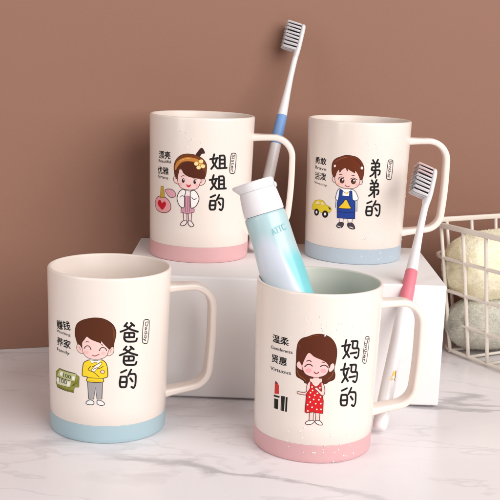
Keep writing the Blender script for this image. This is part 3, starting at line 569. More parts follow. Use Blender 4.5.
('figure','S',(150,100,95),0.274,1,0,[(-16.91,62.69),(-15.8,62.45),(-15.42,61.15)]),
('figure','S',(150,100,95),0.274,1,0,[(4.13,62.3),(2.86,61.93),(2.45,60.59)]),
('figure','F',(62,34,28),1,[(-2.09,80.82),(-0.58,83.66),(1.55,86.24),(3.15,85.44),(4.37,82.38),(2.12,81.78),(0.48,79.42)]),
('figure','F',(116,60,24),1,[(-16.93,64.02),(-18.03,67.92),(-18.1,72.58),(-16.39,76.71),(-12.91,79.97),(-8.23,81.41),(-3.05,81.04),(0.78,79.76),(4.02,77.22),(5.71,73.96),(5.85,69.32),(4.9,64.65),(2.51,63.25),(-14.0,62.28)]),
('figure','S',(60,32,20),0.342,1,1,[(-16.93,64.02),(-18.03,67.92),(-18.1,72.58),(-16.39,76.71),(-12.91,79.97),(-8.23,81.41),(-3.05,81.04),(0.78,79.76),(4.02,77.22),(5.71,73.96),(5.85,69.32),(4.9,64.65),(2.51,63.25),(-14.0,62.28)]),
('figure','F',(244,204,200),1,[(-14.9,64.87),(-14.98,60.86),(-13.56,57.3),(-10.39,55.35),(-5.03,54.91),(-0.52,56.34),(1.08,59.21),(1.73,63.56),(-7.27,66.78),(-13.09,70.68),(-14.23,67.59)]),
('figure','S',(70,45,40),0.411,1,1,[(-14.9,64.87),(-14.98,60.86),(-13.56,57.3),(-10.39,55.35),(-5.03,54.91),(-0.52,56.34),(1.08,59.21),(1.73,63.56),(-7.27,66.78),(-13.09,70.68),(-14.23,67.59)]),
('figure','F',(92,44,22),1,[(-13.29,70.2),(-14.9,64.54),(-16.78,63.9),(-17.87,67.27),(-17.02,69.88),(-15.23,71.5),(-12.12,74.4),(-8.11,75.34)]),
('figure','F',(86,36,20),1,[(-13.28,69.67),(-11.42,73.66),(-7.45,75.39),(-2.27,75.01),(1.61,72.65),(4.59,68.63),(4.9,64.65),(1.86,63.5),(-2.64,63.85),(-7.22,64.78),(-10.62,66.88),(-12.03,69.43)]),
('figure','F',(200,130,56),1,[(-17.39,69.85),(-16.21,74.41),(-12.18,77.71),(-7.52,78.95),(-2.35,78.44),(1.5,76.48),(3.47,74.23),(2.35,73.54),(0.28,74.79),(-2.93,75.77),(-7.47,76.18),(-12.13,74.93),(-15.02,71.78),(-16.57,69.06)]),
('figure','S',(228,172,100),0.411,1,0,[(-13.53,75.95),(-10.14,77.52),(-6.2,78.1)]),
('figure','F',(250,218,150),1,[(3.34,76.41),(3.16,75.71),(2.62,75.19),(1.86,74.98),(1.1,75.14),(0.53,75.62),(0.3,76.31),(0.49,77.01),(1.03,77.54),(1.79,77.75),(2.55,77.59),(3.12,77.1)]),
('figure','F',(250,218,150),1,[(0.03,74.58),(-0.15,73.88),(-0.7,73.35),(-1.46,73.13),(-2.23,73.28),(-2.8,73.76),(-3.02,74.44),(-2.84,75.15),(-2.29,75.68),(-1.53,75.9),(-0.76,75.75),(-0.19,75.26)]),
('figure','F',(250,218,150),1,[(1.76,71.86),(1.57,71.16),(1.03,70.63),(0.27,70.42),(-0.5,70.57),(-1.07,71.06),(-1.3,71.74),(-1.11,72.45),(-0.56,72.98),(0.2,73.2),(0.96,73.04),(1.53,72.55)]),
('figure','F',(250,218,150),1,[(4.78,72.88),(4.6,72.18),(4.05,71.65),(3.29,71.45),(2.53,71.61),(1.95,72.1),(1.73,72.79),(1.92,73.49),(2.46,74.02),(3.21,74.23),(3.98,74.06),(4.56,73.57)]),
('figure','F',(235,170,80),1,[(1.7,73.85),(1.61,73.45),(1.34,73.15),(0.96,73.03),(0.58,73.12),(0.29,73.4),(0.18,73.79),(0.27,74.19),(0.54,74.49),(0.92,74.61),(1.3,74.52),(1.59,74.24)]),
('figure','F',(38,24,24),1,[(-9.63,61.62),(-9.75,60.78),(-10.11,60.14),(-10.62,59.88),(-11.13,60.06),(-11.52,60.64),(-11.68,61.47),(-11.55,62.31),(-11.19,62.95),(-10.68,63.21),(-10.17,63.03),(-9.78,62.44)]),
('figure','F',(255,255,255),1,[(-9.98,62.2),(-10.02,61.96),(-10.14,61.78),(-10.31,61.71),(-10.48,61.75),(-10.61,61.92),(-10.66,62.15),(-10.62,62.38),(-10.5,62.56),(-10.33,62.64),(-10.16,62.59),(-10.03,62.43)]),
('figure','F',(38,24,24),1,[(-1.29,61.25),(-1.4,60.41),(-1.74,59.78),(-2.21,59.54),(-2.7,59.74),(-3.07,60.33),(-3.22,61.15),(-3.11,61.99),(-2.77,62.62),(-2.29,62.86),(-1.81,62.66),(-1.44,62.07)]),
('figure','F',(255,255,255),1,[(-1.63,61.83),(-1.66,61.6),(-1.78,61.42),(-1.94,61.35),(-2.1,61.4),(-2.22,61.57),(-2.27,61.8),(-2.23,62.03),(-2.12,62.21),(-1.96,62.28),(-1.8,62.23),(-1.67,62.06)]),
('figure','S',(70,45,40),0.411,1,0,[(-12.08,64.44),(-10.92,65.19),(-9.56,64.96)]),
('figure','S',(70,45,40),0.411,1,0,[(-3.6,63.33),(-2.31,63.33),(-1.2,62.85)]),
('figure','F',(246,180,178),1,[(-11.28,58.76),(-11.46,58.28),(-11.96,57.89),(-12.65,57.71),(-13.36,57.78),(-13.88,58.08),(-14.08,58.53),(-13.9,59.01),(-13.39,59.4),(-12.69,59.58),(-11.99,59.51),(-11.48,59.21)]),
('figure','F',(246,180,178),1,[(0.45,58.65),(0.29,58.18),(-0.17,57.82),(-0.81,57.66),(-1.46,57.76),(-1.94,58.08),(-2.12,58.54),(-1.96,59.01),(-1.5,59.38),(-0.86,59.53),(-0.21,59.43),(0.27,59.11)]),
('figure','F',(198,48,58),1,[(-8.44,59.04),(-6.76,58.28),(-5.0,59.19),(-5.42,57.56),(-6.72,56.81),(-7.74,57.55)]),
('figure','F',(240,212,212),0,[(-10.25,37.8),(-9.63,31.29),(-7.31,31.47),(-7.5,37.34)]),
('figure','S',(70,45,40),0.479,0,1,[(-10.25,37.8),(-9.63,31.29),(-7.31,31.47),(-7.5,37.34)]),
('figure','F',(240,212,212),0,[(-6.49,37.41),(-5.96,31.56),(-4.22,31.67),(-3.84,38.25)]),
('figure','S',(70,45,40),0.479,0,1,[(-6.49,37.41),(-5.96,31.56),(-4.22,31.67),(-3.84,38.25)]),
('figure','F',(242,226,226),1,[(-10.33,31.36),(-12.18,28.82),(-11.1,27.77),(-8.34,28.81),(-7.31,31.47)]),
('figure','S',(70,45,40),0.548,1,1,[(-10.33,31.36),(-12.18,28.82),(-11.1,27.77),(-8.34,28.81),(-7.31,31.47)]),
('figure','F',(242,226,226),1,[(-6.36,31.53),(-5.97,28.98),(-3.92,27.48),(-2.22,28.52),(-2.99,30.18),(-4.56,31.78)]),
('figure','S',(70,45,40),0.548,1,1,[(-6.36,31.53),(-5.97,28.98),(-3.92,27.48),(-2.22,28.52),(-2.99,30.18),(-4.56,31.78)]),
('figure','F',(206,152,168),0,[(-9.48,51.0),(-5.14,51.29),(-4.47,42.26),(-2.06,40.7),(-2.14,38.68),(-6.82,37.05),(-11.99,37.86),(-11.77,41.05),(-9.64,42.24)]),
('figure','S',(120,75,85),0.479,0,1,[(-9.48,51.0),(-5.14,51.29),(-4.47,42.26),(-2.06,40.7),(-2.14,38.68),(-6.82,37.05),(-11.99,37.86),(-11.77,41.05),(-9.64,42.24)]),
('figure','S',(160,95,115),0.479,0,0,[(-8.64,49.72),(-8.62,42.32),(-8.67,38.27)]),
('figure','S',(160,95,115),0.479,0,0,[(-6.89,49.84),(-6.87,42.44),(-6.91,38.39)]),
('figure','S',(160,95,115),0.479,0,0,[(-5.57,49.92),(-5.53,42.53),(-5.58,38.48)]),
('figure','F',(244,226,226),0,[(-9.0,54.25),(-5.13,54.1),(-5.05,50.49),(-9.46,50.33)]),
('figure','S',(70,45,40),0.342,0,1,[(-9.0,54.25),(-5.13,54.1),(-5.05,50.49),(-9.46,50.33)]),
('figure','F',(250,244,242),1,[(-10.79,55.05),(-13.68,52.67),(-15.18,47.82),(-13.51,43.26),(-11.36,41.56),(-9.57,42.11),(-9.45,49.66),(-8.71,53.6)]),
('figure','S',(70,45,40),0.548,1,1,[(-10.79,55.05),(-13.68,52.67),(-15.18,47.82),(-13.51,43.26),(-11.36,41.56),(-9.57,42.11),(-9.45,49.66),(-8.71,53.6)]),
('figure','F',(250,244,242),1,[(-5.0,53.84),(-2.27,54.66),(0.06,51.88),(1.06,48.23),(-0.7,43.59),(-2.94,41.87),(-4.6,42.12),(-5.17,49.95)]),
('figure','S',(70,45,40),0.548,1,1,[(-5.0,53.84),(-2.27,54.66),(0.06,51.88),(1.06,48.23),(-0.7,43.59),(-2.94,41.87),(-4.6,42.12),(-5.17,49.95)]),
('figure','S',(70,45,40),0.479,1,0,[(-12.76,49.05),(-11.18,50.33),(-9.72,49.64)]),
('figure','S',(70,45,40),0.479,1,0,[(-4.11,49.47),(-2.37,47.95),(-0.71,49.17)]),
('motif','F',(238,168,172),1,[(-32.79,47.46),(-36.73,44.95),(-38.0,40.86),(-36.21,37.22),(-30.36,35.66),(-24.88,36.18),(-21.26,38.33),(-20.44,41.32),(-21.94,45.0),(-25.65,47.44),(-29.02,47.88)]),
('motif','S',(130,75,80),0.585,1,1,[(-32.79,47.46),(-36.73,44.95),(-38.0,40.86),(-36.21,37.22),(-30.36,35.66),(-24.88,36.18),(-21.26,38.33),(-20.44,41.32),(-21.94,45.0),(-25.65,47.44),(-29.02,47.88)]),
('motif','F',(205,28,44),1,[(-29.33,42.8),(-31.19,44.78),(-34.01,43.65),(-34.42,41.4),(-31.92,39.23),(-28.92,37.72),(-26.21,40.03),(-24.89,42.71),(-26.39,44.36),(-28.14,43.64)]),
('motif','S',(190,130,130),0.39,1,0,[(-27.01,52.57),(-25.39,53.01)]),
('motif','F',(228,170,180),1,[(-26.03,52.93),(-23.24,54.08),(-19.21,53.95),(-16.47,51.35),(-16.97,49.15),(-19.68,48.05),(-22.58,48.78),(-24.74,50.93)]),
('motif','S',(130,85,90),0.536,1,1,[(-26.03,52.93),(-23.24,54.08),(-19.21,53.95),(-16.47,51.35),(-16.97,49.15),(-19.68,48.05),(-22.58,48.78),(-24.74,50.93)]),
('motif','F',(206,168,66),0,[(-30.53,55.26),(-27.71,55.61),(-27.82,53.19),(-26.86,51.15),(-26.55,47.23),(-31.21,46.61),(-30.87,51.11)]),
('motif','S',(130,100,40),0.39,0,1,[(-30.53,55.26),(-27.71,55.61),(-27.82,53.19),(-26.86,51.15),(-26.55,47.23),(-31.21,46.61),(-30.87,51.11)]),
('lettering','T',(20,18,20),'漂亮',(-33.04,78.85),(-21.5,79.14),5.54,0.5),
('lettering','T',(20,18,20),'Beautiful',(-33.38,74.23),(-20.91,74.44),2.23,0.2),
('lettering','T',(20,18,20),'优雅',(-34.3,67.17),(-22.97,67.24),5.35,0.5),
('lettering','T',(20,18,20),'Grace',(-34.27,62.68),(-23.19,62.2),2.24,0.2),
('lettering','S',(20,18,20),1.277,2,0,[(10.96,81.65),(9.74,76.24),(13.24,71.77)]),
('lettering','S',(20,18,20),1.277,2,0,[(13.21,79.07),(11.92,74.84),(9.21,71.05)]),
('lettering','S',(20,18,20),1.277,2,0,[(8.27,78.1),(13.7,78.96)]),
('lettering','S',(20,18,20),1.277,2,0,[(15.1,80.48),(15.33,71.75)]),
('lettering','S',(20,18,20),1.277,2,0,[(15.09,80.71),(18.98,80.9),(19.4,71.68)]),
('lettering','S',(20,18,20),1.277,2,0,[(15.21,77.77),(18.99,77.84)]),
('lettering','S',(20,18,20),1.277,2,0,[(15.33,74.82),(19.12,74.88)]),
('lettering','S',(20,18,20),1.277,2,0,[(13.74,71.41),(20.86,71.64)]),
('lettering','S',(20,18,20),1.277,2,0,[(11.1,66.35),(9.89,61.01),(13.37,56.57)]),
('lettering','S',(20,18,20),1.277,2,0,[(13.33,63.79),(12.06,59.61),(9.36,55.89)]),
('lettering','S',(20,18,20),1.277,2,0,[(8.43,62.86),(13.82,63.67)]),
('lettering','S',(20,18,20),1.277,2,0,[(15.21,65.16),(15.44,56.54)]),
('lettering','S',(20,18,20),1.277,2,0,[(15.2,65.39),(19.07,65.54),(19.48,56.43)]),
('lettering','S',(20,18,20),1.277,2,0,[(15.32,62.48),(19.08,62.51)]),
('lettering','S',(20,18,20),1.277,2,0,[(15.44,59.57),(19.21,59.59)]),
('lettering','S',(20,18,20),1.277,2,0,[(13.86,56.21),(20.93,56.37)]),
('lettering','S',(20,18,20),1.277,2,0,[(9.52,50.03),(12.73,51.47)]),
('lettering','S',(20,18,20),1.277,2,0,[(9.38,47.35),(8.83,43.45),(9.38,40.76),(12.9,40.73),(13.38,43.9),(13.12,47.45),(9.38,47.35)]),
('lettering','S',(20,18,20),1.277,2,0,[(9.27,43.93),(13.25,44.15)]),
('lettering','S',(20,18,20),1.277,2,0,[(15.84,51.66),(14.06,47.8)]),
('lettering','S',(20,18,20),1.277,2,0,[(15.22,48.99),(19.19,48.99),(19.24,42.25),(18.07,39.97),(16.53,40.88)]),
('lettering','S',(20,18,20),1.277,2,0,[(15.57,46.3),(17.13,44.29)]),
('lettering','S',(20,18,20),0.608,1,1,[(25.16,82.45),(27.71,82.23),(29.0,81.05),(28.5,67.97),(27.12,67.03),(24.57,67.28),(23.39,68.46),(23.89,81.49)]),
('lettering','T',(20,18,20),'Sister',(26.4,81.27),(25.7,68.24),2.9,0.3),
],
'brother': [
('figure','F',(246,206,198),1,[(-19.73,65.44),(-21.81,65.87),(-22.06,63.61),(-20.58,61.85),(-18.53,61.61),(-17.97,63.71)]),
('figure','S',(70,45,40),0.383,1,1,[(-19.73,65.44),(-21.81,65.87),(-22.06,63.61),(-20.58,61.85),(-18.53,61.61),(-17.97,63.71)]),
('figure','F',(246,206,198),1,[(-1.69,64.89),(-0.02,65.47),(0.75,63.72),(-0.11,61.79),(-1.92,61.45),(-2.62,62.94)]),
('figure','S',(70,45,40),0.383,1,1,[(-1.69,64.89),(-0.02,65.47),(0.75,63.72),(-0.11,61.79),(-1.92,61.45),(-2.62,62.94)]),
('figure','F',(246,205,196),1,[(-19.92,66.7),(-19.6,62.91),(-17.78,59.9),(-13.16,58.29),(-8.77,58.06),(-5.12,58.68),(-2.19,60.74),(-1.17,64.28),(-2.33,68.66),(-6.53,73.48),(-12.74,74.95),(-18.37,71.93)]),
('figure','S',(70,45,40),0.383,1,1,[(-19.92,66.7),(-19.6,62.91),(-17.78,59.9),(-13.16,58.29),(-8.77,58.06),(-5.12,58.68),(-2.19,60.74),(-1.17,64.28),(-2.33,68.66),(-6.53,73.48),(-12.74,74.95),(-18.37,71.93)]),
('figure','F',(108,48,24),1,[(-20.63,65.86),(-22.11,67.75),(-22.79,71.5),(-22.33,76.62),(-20.08,79.69),(-16.23,81.6),(-12.21,83.05),(-7.63,82.86),(-3.97,81.81),(-0.8,78.82),(1.15,74.49),(1.26,69.44),(0.3,65.16),(-1.14,65.86),(-2.51,68.65),(-3.85,70.98),(-5.12,72.11),(-5.15,70.28),(-7.01,71.05),(-9.71,72.52),(-10.44,73.67),(-10.68,71.18),(-12.17,73.54),(-14.79,71.87),(-16.3,69.77),(-16.92,71.94),(-18.66,69.68),(-19.58,66.61)]),
('figure','S',(64,28,16),0.319,1,1,[(-20.63,65.86),(-22.11,67.75),(-22.79,71.5),(-22.33,76.62),(-20.08,79.69),(-16.23,81.6),(-12.21,83.05),(-7.63,82.86),(-3.97,81.81),(-0.8,78.82),(1.15,74.49),(1.26,69.44),(0.3,65.16),(-1.14,65.86),(-2.51,68.65),(-3.85,70.98),(-5.12,72.11),(-5.15,70.28),(-7.01,71.05),(-9.71,72.52),(-10.44,73.67),(-10.68,71.18),(-12.17,73.54),(-14.79,71.87),(-16.3,69.77),(-16.92,71.94),(-18.66,69.68),(-19.58,66.61)]),
('figure','S',(150,80,48),0.575,1,0,[(-19.97,77.48),(-16.15,80.03),(-12.13,81.42)]),
('figure','S',(84,34,18),0.575,1,0,[(-5.1,80.49),(-1.59,76.9),(-0.4,71.9)]),
('figure','F',(255,240,225),1,[(-19.55,74.36),(-19.64,73.87),(-19.91,73.5),(-20.31,73.33),(-20.73,73.42),(-21.04,73.74),(-21.17,74.2),(-21.09,74.69),(-20.8,75.06),(-20.4,75.23),(-19.99,75.14),(-19.68,74.82)]),
('figure','F',(255,245,235),1,[(0.5,74.15),(0.42,73.61),(0.13,73.2),(-0.28,73.04),(-0.71,73.17),(-1.05,73.55),(-1.19,74.08),(-1.11,74.62),(-0.82,75.02),(-0.41,75.18),(0.02,75.06),(0.35,74.68)]),
('figure','F',(48,26,20),1,[(-12.43,63.88),(-12.62,62.82),(-13.22,62.0),(-14.09,61.65),(-15.0,61.85),(-15.7,62.55),(-15.99,63.58),(-15.8,64.64),(-15.18,65.47),(-14.3,65.82),(-13.4,65.62),(-12.72,64.91)]),
('figure','F',(110,60,40),1,[(-13.08,62.94),(-13.2,62.49),(-13.58,62.13),(-14.11,61.96),(-14.66,62.03),(-15.07,62.32),(-15.24,62.75),(-15.11,63.21),(-14.73,63.57),(-14.2,63.74),(-13.65,63.66),(-13.24,63.37)]),
('figure','F',(255,255,255),1,[(-13.16,64.59),(-13.22,64.26),(-13.42,64.01),(-13.7,63.91),(-13.99,63.97),(-14.21,64.18),(-14.3,64.49),(-14.24,64.81),(-14.04,65.06),(-13.76,65.17),(-13.47,65.11),(-13.25,64.9)]),
('figure','F',(48,26,20),1,[(-4.18,63.81),(-4.35,62.76),(-4.93,61.96),(-5.77,61.63),(-6.64,61.85),(-7.3,62.58),(-7.59,63.61),(-7.41,64.67),(-6.83,65.47),(-6.0,65.8),(-5.13,65.57),(-4.47,64.84)]),
('figure','F',(110,60,40),1,[(-4.8,62.89),(-4.92,62.44),(-5.28,62.09),(-5.79,61.94),(-6.31,62.03),(-6.71,62.33),(-6.87,62.77),(-6.75,63.22),(-6.39,63.56),(-5.88,63.71),(-5.36,63.63),(-4.97,63.32)]),
('figure','F',(255,255,255),1,[(-4.89,64.53),(-4.95,64.21),(-5.14,63.97),(-5.4,63.87),(-5.68,63.94),(-5.89,64.16),(-5.98,64.47),(-5.93,64.79),(-5.74,65.03),(-5.47,65.13),(-5.2,65.07),(-4.98,64.85)]),
('figure','S',(70,45,40),0.511,1,0,[(-17.08,64.56),(-15.8,66.33),(-12.93,66.32)]),
('figure','S',(70,45,40),0.511,1,0,[(-8.05,65.42),(-6.15,66.42),(-3.35,65.19)]),
('figure','S',(70,45,40),0.511,1,0,[(-16.35,68.18),(-14.43,68.48)]),
('figure','S',(70,45,40),0.511,1,0,[(-7.35,68.38),(-5.52,68.23)]),
('figure','F',(246,180,172),1,[(-15.54,61.07),(-15.69,60.61),(-16.15,60.24),(-16.8,60.06),(-17.46,60.12),(-17.96,60.39),(-18.16,60.82),(-18.0,61.28),(-17.53,61.65),(-16.88,61.84),(-16.23,61.78),(-15.74,61.5)]),
('figure','F',(246,180,172),1,[(-1.93,61.58),(-2.07,61.13),(-2.49,60.78),(-3.1,60.63),(-3.71,60.72),(-4.17,61.02),(-4.36,61.45),(-4.22,61.91),(-3.79,62.26),(-3.19,62.41),(-2.58,62.32),(-2.12,62.01)]),
('figure','S',(150,70,60),0.575,1,0,[(-11.69,60.45),(-10.08,59.43),(-8.51,60.05)]),
('figure','F',(246,226,220),0,[(-15.11,35.82),(-14.5,31.22),(-11.99,31.46),(-11.77,35.77)]),
('figure','S',(38,44,86),0.438,0,1,[(-15.11,35.82),(-14.5,31.22),(-11.99,31.46),(-11.77,35.77)]),
('figure','F',(246,226,220),0,[(-8.5,35.67),(-7.92,31.51),(-5.42,31.68),(-4.93,35.7)]),
('figure','S',(38,44,86),0.438,0,1,[(-8.5,35.67),(-7.92,31.51),(-5.42,31.68),(-4.93,35.7)]),
('figure','F',(72,60,70),1,[(-14.83,31.78),(-16.82,28.97),(-15.08,27.6),(-12.14,28.64),(-11.56,31.72)]),
('figure','S',(40,34,44),0.438,1,1,[(-14.83,31.78),(-16.82,28.97),(-15.08,27.6),(-12.14,28.64),(-11.56,31.72)]),
('figure','F',(72,60,70),1,[(-8.22,31.78),(-8.17,29.42),(-5.92,27.73),(-2.99,27.83),(-3.57,30.46),(-5.38,32.2)]),
('figure','S',(40,34,44),0.438,1,1,[(-8.22,31.78),(-8.17,29.42),(-5.92,27.73),(-2.99,27.83),(-3.57,30.46),(-5.38,32.2)]),
('figure','S',(235,225,225),0.585,1,0,[(-15.9,29.0),(-13.61,28.35)]),
('figure','S',(235,225,225),0.585,1,0,[(-6.71,29.08),(-4.17,28.36)]),
('figure','F',(225,226,240),0,[(-18.05,49.14),(-16.75,49.27),(-16.8,41.03),(-18.14,43.24)]),
('figure','S',(38,44,86),0.438,0,1,[(-18.05,49.14),(-16.75,49.27),(-16.8,41.03),(-18.14,43.24)]),
('figure','F',(225,226,240),0,[(-3.79,49.57),(-2.43,49.27),(-2.11,41.15),(-3.31,41.09)]),
('figure','S',(38,44,86),0.438,0,1,[(-3.79,49.57),(-2.43,49.27),(-2.11,41.15),(-3.31,41.09)]),
('figure','F',(252,248,246),0,[(-15.44,57.6),(-7.51,57.37),(-6.5,51.6),(-14.78,51.67)]),
('figure','F',(240,240,248),1,[(-15.66,57.58),(-17.5,55.21),(-18.46,49.83),(-16.43,48.87),(-14.88,53.85)]),
('figure','S',(38,44,86),0.438,1,1,[(-15.66,57.58),(-17.5,55.21),(-18.46,49.83),(-16.43,48.87),(-14.88,53.85)]),
('figure','F',(252,248,246),1,[(-7.31,57.53),(-4.31,56.47),(-1.88,51.86),(-2.46,49.64),(-5.63,49.75),(-6.83,53.77)]),
('figure','S',(38,44,86),0.438,1,1,[(-7.31,57.53),(-4.31,56.47),(-1.88,51.86),(-2.46,49.64),(-5.63,49.75),(-6.83,53.77)]),
('figure','S',(70,45,40),0.365,1,0,[(-12.79,55.87),(-10.92,54.56),(-8.49,55.84)]),
('figure','F',(246,205,60),1,[(-9.21,54.69),(-9.27,54.25),(-9.49,53.91),(-9.8,53.77),(-10.13,53.87),(-10.38,54.17),(-10.49,54.6),(-10.43,55.04),(-10.21,55.38),(-9.89,55.52),(-9.57,55.43),(-9.32,55.12)]),
('figure','F',(34,64,146),0,[(-15.44,57.6),(-13.4,56.47),(-13.49,52.37),(-8.3,52.2),(-8.16,56.23),(-6.56,56.7),(-5.86,50.17),(-3.89,48.83),(-3.28,35.5),(-16.59,35.14),(-17.14,46.3),(-16.19,50.06)]),
('figure','S',(20,34,88),0.512,0,1,[(-15.44,57.6),(-13.4,56.47),(-13.49,52.37),(-8.3,52.2),(-8.16,56.23),(-6.56,56.7),(-5.86,50.17),(-3.89,48.83),(-3.28,35.5),(-16.59,35.14),(-17.14,46.3),(-16.19,50.06)]),
('figure','F',(240,196,44),1,[(-11.37,49.4),(-9.94,49.52),(-7.58,45.3),(-6.68,43.09),(-15.45,42.79),(-14.8,44.69),(-12.71,47.09)]),
('figure','S',(24,36,80),0.512,1,1,[(-11.37,49.4),(-9.94,49.52),(-7.58,45.3),(-6.68,43.09),(-15.45,42.79),(-14.8,44.69),(-12.71,47.09)]),
('figure','S',(22,40,100),0.438,1,0,[(-16.61,40.09),(-10.16,39.89),(-3.69,40.19)]),
('motif','F',(230,206,46),1,[(-42.47,39.2),(-41.11,42.67),(-38.07,45.58),(-32.66,46.97),(-28.92,46.49),(-26.34,44.03),(-22.56,42.5),(-21.79,40.19),(-24.17,38.09),(-27.04,38.71),(-29.74,37.12),(-33.05,38.04),(-36.06,38.59),(-40.09,38.16)]),
('motif','S',(150,130,50),0.317,1,1,[(-42.47,39.2),(-41.11,42.67),(-38.07,45.58),(-32.66,46.97),(-28.92,46.49),(-26.34,44.03),(-22.56,42.5),(-21.79,40.19),(-24.17,38.09),(-27.04,38.71),(-29.74,37.12),(-33.05,38.04),(-36.06,38.59),(-40.09,38.16)]),
('motif','F',(246,228,160),0,[(-38.25,42.92),(-36.43,45.34),(-33.18,46.09),(-32.59,43.36)]),
('motif','S',(170,145,70),0.277,0,1,[(-38.25,42.92),(-36.43,45.34),(-33.18,46.09),(-32.59,43.36)]),
('motif','F',(246,224,170),0,[(-31.66,43.49),(-31.63,46.11),(-29.28,45.64),(-27.38,43.49)]),
('motif','S',(170,145,70),0.277,0,1,[(-31.66,43.49),(-31.63,46.11),(-29.28,45.64),(-27.38,43.49)]),
('motif','F',(60,48,30),0,[(-24.62,42.57),(-22.77,42.16),(-22.05,41.16),(-22.91,40.38)]),
('motif','F',(26,22,22),1,[(-33.24,37.33),(-33.52,35.91),(-34.45,34.76),(-35.82,34.17),(-37.3,34.3),(-38.48,35.12),(-38.98,36.43),(-38.64,37.86),(-37.56,39.04),(-36.12,39.64),(-34.7,39.49),(-33.66,38.64)]),
('motif','F',(245,242,235),1,[(-34.93,37.07),(-35.04,36.5),(-35.39,36.05),(-35.91,35.82),(-36.45,35.88),(-36.86,36.22),(-37.04,36.74),(-36.92,37.3),(-36.55,37.76),(-36.03,37.99),(-35.49,37.93),(-35.1,37.59)]),
('motif','F',(26,22,22),1,[(-24.21,37.08),(-24.5,35.63),(-25.44,34.48),(-26.81,33.91),(-28.25,34.08),(-29.38,34.95),(-29.85,36.3),(-29.52,37.76),(-28.49,38.94),(-27.08,39.51),(-25.68,39.32),(-24.64,38.43)]),
('motif','F',(245,242,235),1,[(-25.99,36.92),(-26.1,36.34),(-26.47,35.88),(-26.99,35.66),(-27.54,35.73),(-27.95,36.09),(-28.13,36.62),(-28.01,37.21),(-27.63,37.67),(-27.1,37.9),(-26.56,37.82),(-26.16,37.46)]),
('lettering','T',(20,18,20),'勇敢',(-39.6,76.76),(-27.88,76.74),5.23,0.5),
('lettering','T',(20,18,20),'Brave',(-39.69,71.46),(-27.59,70.85),2.28,0.2),
('lettering','T',(20,18,20),'活泼',(-39.5,64.8),(-27.58,65.04),5.48,0.5),
('lettering','T',(20,18,20),'Vivacity',(-40.22,59.61),(-26.16,58.46),2.06,0.2),
('lettering','S',(20,18,20),1.197,2,0,[(7.38,80.3),(8.45,78.56)]),
('lettering','S',(20,18,20),1.197,2,0,[(11.2,80.61),(10.36,78.72)]),
('lettering','S',(20,18,20),1.197,2,0,[(6.62,77.72),(12.57,78.05),(12.47,75.34)]),
('lettering','S',(20,18,20),1.197,2,0,[(7.17,75.03),(12.47,75.34)]),
('lettering','S',(20,18,20),1.197,2,0,[(7.17,75.03),(6.68,72.46),(13.36,72.9),(13.19,69.78),(12.23,69.24)]),
('lettering','S',(20,18,20),1.197,2,0,[(9.46,77.76),(10.21,67.07)]),
('lettering','S',(20,18,20),1.197,2,0,[(9.64,72.36),(8.11,69.5),(6.12,68.11)]),
('lettering','S',(20,18,20),1.197,2,0,[(7.46,65.09),(8.52,63.41)]),
('lettering','S',(20,18,20),1.197,2,0,[(11.28,65.37),(10.44,63.55)]),
('lettering','S',(20,18,20),1.197,2,0,[(6.69,62.6),(12.65,62.89),(12.55,60.27)]),
('lettering','S',(20,18,20),1.197,2,0,[(7.24,60.0),(12.55,60.27)]),
('lettering','S',(20,18,20),1.197,2,0,[(7.24,60.0),(6.74,57.51),(13.43,57.91),(13.25,54.9),(12.29,54.38)]),
('lettering','S',(20,18,20),1.197,2,0,[(9.53,62.63),(10.26,52.3)]),
('lettering','S',(20,18,20),1.197,2,0,[(9.71,57.41),(8.17,54.65),(6.17,53.32)]),
('lettering','S',(20,18,20),1.197,2,0,[(5.2,47.67),(8.46,49.18)]),
('lettering','S',(20,18,20),1.197,2,0,[(5.14,44.98),(4.68,41.05),(5.32,38.36),(8.96,38.39),(9.35,41.58),(8.98,45.14),(5.14,44.98)]),
('lettering','S',(20,18,20),1.197,2,0,[(5.12,41.55),(9.21,41.83)]),
('lettering','S',(20,18,20),1.197,2,0,[(11.66,49.42),(9.94,45.51)]),
('lettering','S',(20,18,20),1.197,2,0,[(11.1,46.73),(15.22,46.78),(15.5,40.01),(14.35,37.7),(12.72,38.6)]),
('lettering','S',(20,18,20),1.197,2,0,[(11.55,44.03),(13.23,42.04)]),
('lettering','S',(20,18,20),0.57,1,1,[(20.74,80.51),(23.31,80.21),(24.62,79.0),(24.15,66.11),(22.76,65.26),(20.19,65.64),(19.0,66.86),(19.48,79.62)]),
('lettering','T',(20,18,20),'Brother',(22.26,79.22),(21.36,66.54),2.83,0.3),
],
}
# ------------------------------------------------------------------ the setting
def sheet():
    bm = bmesh.new()
    bmesh.ops.create_grid(bm, x_segments=8, y_segments=8, size=60)
    for v in bm.verts: v.co += Vector((0, 72, 0))
    o = link('tabletop', bm, M_MARBLE, smooth=False); tag(o, kind='structure')
sheet()

def wall():
    d = Vector((0.952, 0.306, 0)).normalized(); nrm = Vector((-d.y, d.x, 0))
    p0 = Vector((-20, 82.05, 0))
    a, b = p0 - d * 55, p0 + d * 95
    bm = bmesh.new()
    v = [bm.verts.new(q) for q in (a, b, b + Vector((0, 0, 75)), a + Vector((0, 0, 75)))]
    w = [bm.verts.new(q.co + nrm * 1.2) for q in v]
    bm.faces.new(v); bm.faces.new(list(reversed(w)))
    for i in range(4): bm.faces.new((v[(i+1) % 4], v[i], w[i], w[(i+1) % 4]))
    for q in bm.verts: q.co.z += 0.02
    bmesh.ops.recalc_face_normals(bm, faces=bm.faces)
    o = link('wall', bm, M_WALL, smooth=False); tag(o, kind='structure')
wall()

